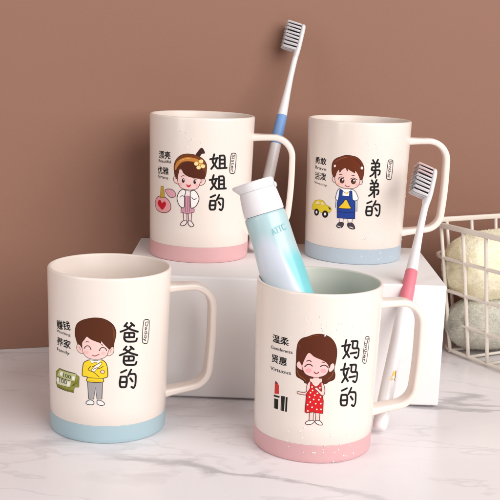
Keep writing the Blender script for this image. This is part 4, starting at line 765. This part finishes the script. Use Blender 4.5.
# ------------------------------------------------------------------ white display box
def display_box():
    x0, x1, y0, y1, z0, z1 = -9.1, 13.95, 71.9, 85.7, 0.0, 9.03
    cx, cy = (x0 + x1) / 2, (y0 + y1) / 2
    t = empty('display_box', (cx, cy, 0), label='large plain white box on the marble, carrying the two rear mugs', cat='box')
    bm = bmesh.new(); bmesh.ops.create_cube(bm, size=1)
    for v in bm.verts: v.co = Vector((v.co.x * (x1 - x0), v.co.y * (y1 - y0), (v.co.z + .5) * (z1 - .16) + .16))
    bmesh.ops.bevel(bm, geom=bm.edges[:], offset=0.16, segments=4, profile=0.6, affect='EDGES')
    link('body', bm, M_BOX, t)
    bm = bmesh.new(); bmesh.ops.create_cube(bm, size=1)
    for v in bm.verts: v.co = Vector((v.co.x * (x1 - x0 - 1.0), v.co.y * (y1 - y0 - 1.0), (v.co.z + .5) * .2))
    link('base', bm, M_BOX, t, smooth=False)
display_box()

# ------------------------------------------------------------------ mugs
def mug(key, x, y, z, yaw, band_mat, inner_mat, label):
    t = empty('mug', (x, y, z), label=label, cat='mug', group='four printed family mugs')
    wt = 0.26
    bm = bmesh.new()
    prof = [(mug_r(BAND) - .02, BAND + .004), (mug_r(BAND + .03), BAND + .035)]
    for i in range(1, 9): prof.append((mug_r(BAND + (MH - .2 - BAND) * i / 8), BAND + (MH - .2 - BAND) * i / 8))
    c = MR - wt / 2 - .003
    for i in range(1, 12):
        a = PI * i / 12
        prof.append((c + wt / 2 * math.cos(a), MH - wt / 2 - .02 + (wt / 2 + .02) * math.sin(a)))
    nout = len(prof) - 6
    for i in range(1, 10): zz = (MH - .2) - (MH - 1.6) * i / 9; prof.append((mug_r(zz) - wt - .02 * i / 9, zz))
    for i in range(1, 6):
        a = PI / 2 * i / 5; zz = 1.4; r0 = mug_r(zz) - wt - .02
        prof.append((r0 - .5 + .5 * math.cos(a), zz - .5 * math.sin(a)))
    prof += [(1.5, .88), (0, .88)]
    rings, fs = lathe(bm, prof, 192)
    lo = 192 * nout
    for i, f in enumerate(fs):
        if i >= lo: f.material_index = 1
    link('body', bm, [M_CREAM, inner_mat], t)
    bm = bmesh.new()
    lathe(bm, [(0, .22), (3.2, .22), (3.35, .03), (3.5, 0), (3.66, 0), (3.75, .03), (mug_r(.14) - .005, .12), (mug_r(.3), .28), (mug_r(.7), .7), (mug_r(BAND - .04), BAND - .035), (mug_r(BAND) - .03, BAND), (mug_r(BAND) - .2, BAND)], 192)
    link('base_band', bm, band_mat, t)
    # strap handle
    V = lambda r, zz: Vector((r, 0, zz))
    path = fillet([V(mug_r(9.3) - .1, 9.2), V(6.95, 9.32), V(6.98, 5.5), V(6.72, 2.45), V(mug_r(2.0) - .1, 1.98)], [1.5, 30, 1.35], 10)
    dense = []
    for a, b in zip(path, path[1:]):
        k = max(1, int((b - a).length / .25))
        dense += [a.lerp(b, i / k) for i in range(k)]
    dense.append(path[-1])
    n = len(dense)
    sc = [1 + .22 * max(0, 1 - min(i, n - 1 - i) / 5) ** 2 for i in range(n)]
    bm = bmesh.new()
    sweep(bm, dense, rrect(.46, 1.12, .17, 4), Vector((0, 1, 0)), scales=sc)
    bmesh.ops.recalc_face_normals(bm, faces=bm.faces)
    h = link('handle', bm, M_CREAM, t, sharp=50); h.rotation_euler = (0, 0, yaw)
    art = []
    for q, it in enumerate(ART[key]):
        g = it[0]
        if g == 'lettering':
            if it[1] == 'T': g = 'tag' if it[-1] == .3 else 'slogan'
            elif it[5] == 1: g = 'tag'
        art.append((g,) + tuple(it[1:]))
    printed(art, 'lettering', t, 'lettering')
    printed(art, 'slogan', t, 'small_print')
    printed(art, 'tag', t, 'name_tag')
    printed(art, 'figure', t, 'cartoon_figure')
    printed(art, 'motif', t, {'dad': 'banknote_picture', 'mum': 'lipstick_picture', 'sister': 'perfume_picture', 'brother': 'toy_car_picture'}[key])
    return t

HB = 9.03
MUGS = {
 'dad': ((-9.06, 66.53, 0), R_(17), M_BLUE, M_INNER, 'cream mug with pale blue base and a smiling man in yellow, on the marble'),
 'mum': ((4.50, 64.66, 0), R_(13), M_PINK, M_SAGE, 'cream mug with pink base and a woman in a red dress, holding the toothpaste tube'),
 'sister': ((-4.00, 80.15, HB), R_(-2), M_PINK, M_INNER, 'cream mug with pink base and a girl with a flower hairband, on the white box'),
 'brother': ((8.13, 81.79, HB), R_(2), M_GREYBLUE, M_INNER, 'cream mug with greyish base and a boy in blue apron, on the white box'),
}
for k, (p, yaw, bmt, im, lab) in MUGS.items():
    mug(k, p[0], p[1], p[2], yaw, bmt, im, lab)

def drops(key, label, regions):
    """tiny beads of water on a mug wall"""
    (x, y, z), *_ = MUGS[key]
    bm = bmesh.new(); rnd = random.Random(len(key) * 13)
    for (u0, u1, v0, v1, n) in regions:
        for _i in range(n):
            u = rnd.gauss((u0 + u1) / 2, (u1 - u0) / 2.6); v = max(1, min(104, rnd.gauss((v0 + v1) / 2, (v1 - v0) / 2.8)))
            r = rnd.choice((.016, .02, .026, .034, .044, .056))
            th = u / 38; zz = v / 10; rr = mug_r(zz) + .004
            c = Vector((rr * math.sin(th), -rr * math.cos(th), zz)); nrm = Vector((math.sin(th), -math.cos(th), 0))
            tv = bmesh.ops.create_icosphere(bm, subdivisions=2, radius=r)['verts']
            for q in tv:
                d = q.co.dot(nrm); q.co = c + (q.co - nrm * d) + nrm * max(d * .6, -.001)
    bmesh.ops.remove_doubles(bm, verts=bm.verts, dist=1e-6)
    o = link('water_droplets', bm, M_DROP, None, sharp=None, loc=(x, y, z)); tag(o, label, 'water drops', kind='stuff')
drops('mum', 'scattered water droplets on the mug with the woman in red', [(-4, 22, 80, 92, 46), (-10, 24, 14, 24, 30), (-4, 22, 2, 12, 32)])
drops('sister', 'scattered water droplets on the mug with the hairband girl', [(-14, 2, 88, 100, 22), (20, 44, 8, 40, 14)])
drops('brother', 'scattered water droplets on the mug with the boy in apron', [(-6, 40, 86, 104, 26), (-10, 36, 2, 26, 34), (18, 44, 30, 70, 18)])

# ------------------------------------------------------------------ toothbrushes
BL = 20.4
def brush(name, bottom, top, bdir, grip_mat, label, gold=False, tint=False):
    b, tp = Vector(bottom), Vector(top)
    zax = (tp - b).normalized()
    bd = Vector(bdir); bd = (bd - zax * bd.dot(zax)).normalized()
    xax = -bd; yax = zax.cross(xax).normalized()
    rot = Matrix((xax, yax, zax)).transposed().to_euler()
    t = empty('toothbrush', b, rot=rot, label=label, cat='toothbrush', group='two manual toothbrushes')
    if not gold: t.scale = (.955,) * 3
    def loft(prof, n=28, power=1.0):
        bm = bmesh.new(); rings = []
        for (zz, rx, ry, ox) in prof:
            rings.append([bm.verts.new((ox + rx * math.cos(2 * PI * i / n), ry * math.sin(2 * PI * i / n), zz)) for i in range(n)])
        for a, c in zip(rings, rings[1:]):
            for i in range(n): bm.faces.new((a[i], a[(i+1) % n], c[(i+1) % n], c[i]))
        bm.faces.new(list(reversed(rings[0]))); bm.faces.new(rings[-1])
        return bm
    low = [(0, .22, .22, 0), (.06, .36, .36, 0), (.2, .45, .46, 0), (.6, .5, .52, 0), (3, .5, .54, 0), (6, .48, .52, 0), (9.3, .46, .5, 0)]
    h = link('handle', loft(low), M_WHITE, t, sharp=60)
    link('grip', loft([(9.3, .44, .48, 0), (9.34, .475, .515, 0), (10.4, .475, .52, 0), (11.84, .43, .48, 0), (11.9, .4, .45, 0)]), grip_mat, t, sharp=60)
    link('neck', loft([(11.9, .42, .46, 0), (12.6, .38, .42, 0), (14, .3, .34, 0), (15.5, .25, .28, 0), (16.8, .24, .26, .02), (17.3, .235, .3, .04)]), M_WHITE, t, sharp=60)
    link('head', loft([(17.3, .24, .31, .04), (17.7, .25, .48, .06), (18.2, .25, .58, .08), (19.6, .25, .58, .1), (20.1, .25, .5, .1), (20.32, .22, .34, .1), (20.4, .1, .18, .1)]), M_WHITE, t, sharp=60)
    rnd = random.Random(3)
    def tuft(n, ln, rad, seed):
        bm = bmesh.new(); rr = random.Random(seed)
        for _i in range(n):
            a = rr.uniform(0, 2 * PI); q = rad * math.sqrt(rr.random()); y0, z0 = q * math.cos(a), q * math.sin(a)
            L = ln * rr.uniform(.9, 1.05); sp = rr.uniform(.85, 1.35); r0 = .0095
            A = [bm.verts.new((0, y0 + r0 * math.cos(PI * k / 2), z0 + r0 * math.sin(PI * k / 2))) for k in range(4)]
            Bv = [bm.verts.new((-L, y0 * sp + r0 * .5 * math.cos(PI * k / 2), z0 * sp + r0 * .5 * math.sin(PI * k / 2))) for k in range(4)]
            for k in range(4): bm.faces.new((A[k], A[(k+1) % 4], Bv[(k+1) % 4], Bv[k]))
            bm.faces.new(list(reversed(Bv)))
        return bm
    protos = {}
    rows = 8
    for i in range(rows):
        zz = 17.95 + i * (2.25 / (rows - 1))
        for dark in (0, 1):  # dark tufts between white rows: black bristles plus painted gap shadow
            if dark and i == rows - 1: continue
            kind = 'k' if dark else ('p' if (tint and i > rows - 4) else 'w')
            for j in range(4):
                yy = (-.4 + j * .267) * (.8 if i in (0, rows - 1) else 1)
                if kind not in protos:
                    bm = tuft(44 if dark else 84, 1.1 if dark else 1.18, .07 if dark else .098, 5 + dark)
                    o = link('bristle_tuft', bm, {'k': M_BRK, 'p': M_BRP, 'w': M_BRW}[kind], t, smooth=False)
                    protos[kind] = o
                else:
                    o = protos[kind].copy(); C.objects.link(o); o.parent = t
                z_ = zz + (2.25 / (rows - 1) / 2 if dark else 0)
                o.location = Vector((-.12, yy, z_ - (.0))) * S
                o.rotation_euler = (rnd.uniform(-.2, .2), rnd.uniform(-.03, .03), rnd.uniform(-.05, .05))
    if gold:
        bm = bmesh.new()
        # small gold script stamped on the lower handle, facing the viewer
        for st in ([(-.16, 3.5), (-.06, 3.9), (-.02, 4.15), (.04, 3.8), (.1, 4.2), (.16, 3.7)], [(-.1, 3.45), (.08, 3.62), (.2, 3.5)]):
            ribbon(bm, catmull(st, False, 5), .05, False, 0, 0)
        for v in bm.verts:
            xx, zz = v.co.x, v.co.y
            v.co = Vector((xx, -.543 * math.sqrt(max(0, 1 - (xx / .505) ** 2)) - .012, zz))
        link('gold_stamp', bm, M_GOLD, t, smooth=False)
    return t
brush('toothbrush', (9.02, 66.05, .36), (13.35, 77.75, 16.75), (-.93, -.4, 0), M_GRIPP, 'white toothbrush with a pink grip, leaning behind the red dress mug', gold=True, tint=True)
brush('toothbrush', (.2, 80.75, 9.35), (3.6, 88.6, 27.0), (-.96, -.25, 0), M_GRIPB, 'white toothbrush with a blue grip, leaning on the wall beside the hairband girl mug')

# ------------------------------------------------------------------ toothpaste tube in the mug
def tube_mat():
    m, nt, p = base_mat('printed_tube_film', srgb((170, 222, 226)), 0.28, 0.5, coat=0.2)
    L = nt.links
    tc = N(nt, 'ShaderNodeTexCoord'); sx = N(nt, 'ShaderNodeSeparateXYZ'); L.new(tc.outputs['Object'], sx.inputs[0])
    def rng(sock, a, b):
        r = N(nt, 'ShaderNodeMapRange', interpolation_type='SMOOTHSTEP'); r.inputs['From Min'].default_value = a * S; r.inputs['From Max'].default_value = b * S
        L.new(sock, r.inputs['Value']); return r.outputs['Result']
    def mix(f, A, B):
        x = N(nt, 'ShaderNodeMix', data_type='RGBA'); L.new(f, x.inputs['Factor'])
        for nm, v in (('A', A), ('B', B)):
            if isinstance(v, tuple): x.inputs[nm].default_value = v
            else: L.new(v, x.inputs[nm])
        return x.outputs['Result']
    def lin(kx, kz, c):
        a = N(nt, 'ShaderNodeMath', operation='MULTIPLY'); L.new(sx.outputs['X'], a.inputs[0]); a.inputs[1].default_value = kx
        b = N(nt, 'ShaderNodeMath', operation='MULTIPLY_ADD'); L.new(sx.outputs['Z'], b.inputs[0]); b.inputs[1].default_value = kz; L.new(a.outputs[0], b.inputs[2])
        d = N(nt, 'ShaderNodeMath', operation='ADD'); L.new(b.outputs[0], d.inputs[0]); d.inputs[1].default_value = c * S
        return d.outputs[0]
    base = mix(rng(sx.outputs['Z'], 8, 13), srgb((216, 232, 236)), srgb((186, 214, 218)))
    # pale rounded panel: a tall soft ellipse low on the tube
    dx = lin(1 / 1.2, 0, .4 / 1.2); dz = lin(0, 1 / 4.2, -9.2 / 4.3)
    q1 = N(nt, 'ShaderNodeMath', operation='MULTIPLY'); L.new(dx, q1.inputs[0]); L.new(dx, q1.inputs[1])
    q2 = N(nt, 'ShaderNodeMath', operation='MULTIPLY_ADD'); L.new(dz, q2.inputs[0]); L.new(dz, q2.inputs[1]); L.new(q1.outputs[0], q2.inputs[2])
    r = N(nt, 'ShaderNodeMapRange', interpolation_type='SMOOTHSTEP'); r.inputs['From Min'].default_value = 1.15 * S * S; r.inputs['From Max'].default_value = .62 * S * S
    L.new(q2.outputs[0], r.inputs['Value'])
    c1 = mix(r.outputs['Result'], base, srgb((216, 222, 234)))
    # turquoise wedge widening towards the bottom right
    c2 = mix(rng(lin(1.0, .42, -4.15), .06, -.0), c1, c1)
    wedge = N(nt, 'ShaderNodeMath', operation='MULTIPLY'); L.new(rng(lin(1.0, .16, -2.35), -.12, .1), wedge.inputs[0]); L.new(rng(sx.outputs['Z'], 12.2, 11.0), wedge.inputs[1])
    c3 = mix(wedge.outputs[0], c2, srgb((132, 212, 218)))
    L.new(c3, p.inputs['Base Color'])
    return m

def toothpaste():
    # base of the tube on the mug floor, cap leaning over the left rim
    tp, bt = Vector((.12, 66.0, 16.7)), Vector((5.55, 63.35, 1.35))
    zax = (tp - bt).normalized(); yax = Vector((.05, 1, .0)); yax = (yax - zax * yax.dot(zax)).normalized(); xax = yax.cross(zax)
    L = (tp - bt).length
    t = empty('toothpaste_tube', bt, rot=Matrix((xax, yax, zax)).transposed().to_euler(),
              label='aqua toothpaste tube with a white cap, leaning in the red dress mug', cat='toothpaste')
    sh = L - 2.15
    bm = bmesh.new(); n = 64; rings = []
    K = [(0, 1.95, .07), (.5, 1.95, .1), (.9, 1.94, .3), (2.5, 1.88, .7), (5, 1.74, 1.05), (8, 1.56, 1.28), (11, 1.41, 1.34), (sh - .25, 1.34, 1.33), (sh - .08, 1.31, 1.31), (sh, 1.24, 1.24)]
    prof = []
    for a, b in zip(K, K[1:]):
        for i in range(4): prof.append(tuple(a[c] + (b[c] - a[c]) * i / 4 for c in range(3)))
    prof.append(K[-1])
    for zz, rx, ry in prof:
        rings.append([bm.verts.new((rx * math.cos(2 * PI * i / n), ry * math.sin(2 * PI * i / n), zz)) for i in range(n)])
    for a, b in zip(rings, rings[1:]):
        for i in range(n): bm.faces.new((a[i], a[(i+1) % n], b[(i+1) % n], b[i]))
    bm.faces.new(list(reversed(rings[0]))); bm.faces.new(rings[-1])
    for v in bm.verts:          # the soft dents of a squeezed tube
        if v.co.z < sh - .3:
            q = v.co * .42; k = min(1, (sh - .3 - v.co.z) / 1.5)
            d = noise.noise(q + Vector((4.2, 1.1, 0))) * .11 * k
            v.co += Vector((v.co.x, v.co.y, 0)).normalized() * d
    link('tube_body', bm, tube_mat(), t, sharp=60)
    # cap: skirt and hinged lid with a thumb lip on the left
    bm = bmesh.new()
    lathe(bm, [(0, sh + .004), (1.1, sh + .004), (1.27, sh + .03), (1.3, sh + .1), (1.29, sh + .5), (1.22, sh + 1.2), (1.17, sh + 1.54), (1.17, sh + 1.56), (0, sh + 1.56)], 72)
    cap = link('cap', bm, M_CAP, t, sharp=40)
    bm = bmesh.new()
    rings, _ = lathe(bm, [(0, sh + 1.567), (1.16, sh + 1.567), (1.185, sh + 1.585), (1.19, sh + 1.98), (1.17, sh + 2.08), (1.1, sh + 2.15), (0, sh + 2.17)], 72)
    for v in bm.verts:
        r = math.hypot(v.co.x, v.co.y)
        if r > .9 and v.co.z > sh + 1.75:
            a = math.atan2(v.co.y, -v.co.x)
            v.co.x -= .34 * max(0, math.cos(a * 1.6)) ** 2 * (1 if abs(a) < .98 else 0) * min(1, (v.co.z - sh - 1.7) / .3)
    link('lid', bm, M_CAP, cap, sharp=40)
    bm = bmesh.new(); bmesh.ops.create_cube(bm, size=1)
    for v in bm.verts: v.co = Vector((1.2 + v.co.x * .16, v.co.y * .7, sh + 1.6 + v.co.z * .34))
    bmesh.ops.bevel(bm, geom=bm.edges[:], offset=.05, segments=2, affect='EDGES')
    link('hinge', bm, M_CAP, cap)
    # faint teal lettering
    bm = bmesh.new(); text_into(bm, 'ATTC', (.25, sh - 1.25), (1.12, sh - 1.12), .42, .3, 0, 0)
    bmesh.ops.triangulate(bm, faces=bm.faces[:])
    u = .3
    while u < 1.2:
        bmesh.ops.bisect_plane(bm, geom=bm.verts[:] + bm.edges[:] + bm.faces[:], plane_co=(u, 0, 0), plane_no=(1, 0, 0), dist=1e-5); u += .07
    for v in bm.verts:
        xx, zz = v.co.x, v.co.y; v.co = Vector((xx, -1.34 * math.sqrt(max(0, 1 - (xx / 1.37) ** 2)) - .05, zz))
    link('lettering', bm, ink((140, 202, 210)), t, smooth=False)
toothpaste()

# ------------------------------------------------------------------ wire basket with two rolled towels
DA, DB = Vector((.56, -.83, 0)).normalized(), Vector((.87, .49, 0)).normalized()
CORN = Vector((14.5, 87.9, 0))
def perim(inset, z):
    a = CORN; la, lb = 15.0, 19.0
    pts2 = [a + DA * la, a, a + DB * lb, a + DB * lb + DA * la]
    cen = (pts2[0] + pts2[2]) / 2
    inn = []
    for q in pts2:
        s1 = 1 if (q - cen).dot(DA) > 0 else -1; s2 = 1 if (q - cen).dot(DB) > 0 else -1
        inn.append(q - DA * s1 * inset - DB * s2 * inset)
    out = []
    mids = [(inn[i] + inn[(i + 1) % 4]) / 2 for i in range(4)]
    for i in range(4):
        prv, nxt = mids[i - 1], mids[i]
        out += fillet([prv, inn[i], nxt], [2.2], 10)[1:-1]
    return [Vector((q.x, q.y, z)) for q in out]

def resample(loop, step):
    L = []; n = len(loop)
    tot = 0
    for i in range(n): L.append(tot); tot += (loop[(i+1) % n] - loop[i]).length
    cnt = int(tot / step); res = []
    for k in range(cnt):
        d = tot * k / cnt
        for i in range(n):
            e = L[i + 1] if i + 1 < n else tot
            if d <= e:
                f = (d - L[i]) / max(e - L[i], 1e-9); res.append(loop[i].lerp(loop[(i+1) % n], f)); break
    return res

def basket():
    cen = CORN + DA * 7.5 + DB * 9.5
    t = empty('wire_basket', (cen.x, cen.y, 0), label='white wire basket at the right edge, holding two rolled towels', cat='basket')
    off = Vector((cen.x, cen.y, 0))
    def part(name, bm):
        for v in bm.verts: v.co -= off
        bmesh.ops.recalc_face_normals(bm, faces=bm.faces)
        return link(name, bm, M_WIRE, t, sharp=None)
    top = 11.0; flare = 1.25
    ins = lambda z: flare * (1 - z / top)
    def hoop(z, sec):
        bm = bmesh.new(); sweep(bm, resample(perim(ins(z), z), .5), sec, Vector((0, 0, 1)), closed=True); return bm
    part('rim', hoop(top, rrect(.3, .46, .12, 3)))
    for z in (8.25, 5.5, 2.85, .28): part('wire', hoop(z, circle(.155)))
    # uprights: same arc position on every level
    lo, hi = perim(ins(.3) , .3), perim(ins(top), top)
    def at(loop, p_side, s):
        base = loop
        n = len(base)
        return base
    def up(pt_lo, pt_hi):
        bm = bmesh.new(); outw = (pt_hi - Vector((cen.x, cen.y, pt_hi.z))); outw.z = 0; outw.normalize()
        a, b = pt_lo - outw * .0 , pt_hi
        path = [a.lerp(b, i / 6) for i in range(7)]
        sweep(bm, path, circle(.155), Vector((.3, .2, 0)).normalized()); part('wire', bm)
    nA, nB = 5, 6
    def side(p, q, n):
        for i in range(n):
            f = (i + .5) / n
            yield f
    c0 = CORN
    def corner_pts(inset):
        a = CORN; la, lb = 15.0, 19.0
        return a + DA * inset + DB * inset, a + DA * (la - inset) + DB * inset, a + DA * inset + DB * (lb - inset), a + DA * (la - inset) + DB * (lb - inset)
    l0, lA, lB, lC = corner_pts(ins(.14)); h0, hA, hB, hC = corner_pts(ins(top - .2))
    zl, zh = Vector((0, 0, .14)), Vector((0, 0, top - .2))
    fA = [2.3 / 15 + i * 2.55 / 15 for i in range(5)]; fB = [.14 + i * .146 for i in range(6)]
    for f in fA:
        up(l0.lerp(lA, f) + zl, h0.lerp(hA, f) + zh); up(lB.lerp(lC, f) + zl, hB.lerp(hC, f) + zh)
    for f in fB:
        up(l0.lerp(lB, f) + zl, h0.lerp(hB, f) + zh); up(lA.lerp(lC, f) + zl, hA.lerp(hC, f) + zh)
    # the floor of the basket
    for f in fA[:5]:
        bm = bmesh.new(); a, b = l0.lerp(lA, f) + Vector((0, 0, .28)), lB.lerp(lC, f) + Vector((0, 0, .28))
        sweep(bm, [a.lerp(b, i / 4) for i in range(5)], circle(.12), Vector((0, 0, 1))); part('wire', bm)
basket()

def towel(name, cen, half, rad, ax, mat_, label, seed, squash=1.0):
    bm = bmesh.new()
    nu, nv = 220, 200
    ax = Vector(ax).normalized(); sd = Vector((-ax.y, ax.x, 0)).normalized(); up = Vector((0, 0, 1))
    rings = []
    for i in range(nv + 1):
        s = -1 + 2 * i / nv
        zc = math.copysign(abs(math.sin(s * PI / 2)), s)
        e = max(0.0, 1 - abs(zc) ** 4.2) ** .42
        ring = []
        for j in range(nu):
            a = 2 * PI * j / nu
            p = ax * (zc * half) + sd * (math.cos(a) * rad * e) + up * (math.sin(a) * rad * squash * e)
            nv_ = p.copy().normalized() if e < .05 else (sd * math.cos(a) + up * math.sin(a) + ax * (zc ** 9)).normalized()
            q = p + Vector((seed, 0, 0))
            d = .1 * noise.noise(q * .55) + .04 * noise.noise(q * 1.7) + .04 * noise.noise(q * 7.0) + .035 * noise.noise(q * 14.0)
            # the free edge of the roll: a shallow groove
            d += -.05 * math.exp(-((a - 2.9 + .05 * math.sin(zc * 4)) / .12) ** 2)
            ring.append(bm.verts.new(p + nv_ * d))
        rings.append(ring)
    for a, b in zip(rings, rings[1:]):
        for j in range(nu): bm.faces.new((a[j], a[(j+1) % nu], b[(j+1) % nu], b[j]))
    bm.faces.new(list(reversed(rings[0]))); bm.faces.new(rings[-1])
    # terry loops standing proud of the pile
    rnd = random.Random(seed)
    bm.normal_update()
    vs = [v for v in bm.verts]
    for _i in range(34000):
        v = rnd.choice(vs)
        n = v.normal; tdir = Vector((rnd.uniform(-1, 1), rnd.uniform(-1, 1), rnd.uniform(-1, 1))); tdir = (tdir - n * tdir.dot(n)).normalized()
        h = rnd.uniform(.04, .1); w = .011; s2 = n.cross(tdir)
        p = v.co.copy(); k = tdir * rnd.uniform(-.05, .05)
        vv = [bm.verts.new(q) for q in (p - tdir * w - n * .03, p + tdir * w - n * .03, p + tdir * w * .7 + n * h + k, p - tdir * w * .7 + n * h + k)]
        bm.faces.new(vv)
    for f in bm.faces: f.smooth = True
    o = link('rolled_towel', bm, mat_, None, sharp=None, loc=cen)
    tag(o, label, 'towel')
towel('rolled_towel', (22.1, 88.3, 7.45), 6.1, 2.98, (.87, .49, 0), M_TOWEL1, 'cream yellow rolled towel, lying on top of the sage towel in the basket', 3)
towel('rolled_towel', (22.4, 88.1, 2.62), 6.0, 2.55, (.87, .49, 0), M_TOWEL2, 'sage grey rolled towel, lying at the bottom of the wire basket', 11, .92)

# ------------------------------------------------------------------ camera and studio lights
cam = bpy.data.cameras.new('camera'); co = bpy.data.objects.new('camera', cam); C.objects.link(co)
f, pitch, roll, hc = 1048.37, 0.1966, 0.0384, 25.40
cam.sensor_fit = 'HORIZONTAL'; cam.sensor_width = 36.0; cam.lens = 36.0 * f / 500.0
cam.clip_start = 0.02; cam.clip_end = 50
fw = Vector((0, math.cos(pitch), -math.sin(pitch))); u0 = Vector((0, math.sin(pitch), math.cos(pitch))); r0 = Vector((1, 0, 0))
rx = r0 * math.cos(roll) + u0 * math.sin(roll); ux = -r0 * math.sin(roll) + u0 * math.cos(roll)
co.rotation_euler = Matrix((rx, ux, -fw)).transposed().to_euler()
co.location = (0, 0, hc * S)
scene.camera = co

def area(name, loc, target, w, h, power, col):
    l = bpy.data.lights.new(name, 'AREA'); l.shape = 'RECTANGLE'; l.size = w * S; l.size_y = h * S; l.energy = power; l.color = col
    o = bpy.data.objects.new(name, l); C.objects.link(o)
    o.location = Vector(loc) * S
    d = (Vector(target) - Vector(loc)).normalized()
    o.rotation_euler = d.to_track_quat('-Z', 'Y').to_euler()
    return o
area('key_softbox', (74, -4, 68), (2, 74, 6), 125, 100, 19.4, (1.0, .985, .975))
area('fill_strip', (-58, 18, 46), (-4, 70, 6), 26, 85, 2.3, (1.0, .98, .97))

w = bpy.data.worlds.new('World'); scene.world = w; w.use_nodes = True
w.node_tree.nodes['Background'].inputs['Color'].default_value = (1.0, .975, .965, 1)
w.node_tree.nodes['Background'].inputs['Strength'].default_value = 0.13
scene.view_settings.view_transform = 'Standard'; scene.view_settings.look = 'None'; scene.view_settings.exposure = 0
scene.cycles.max_bounces = 8
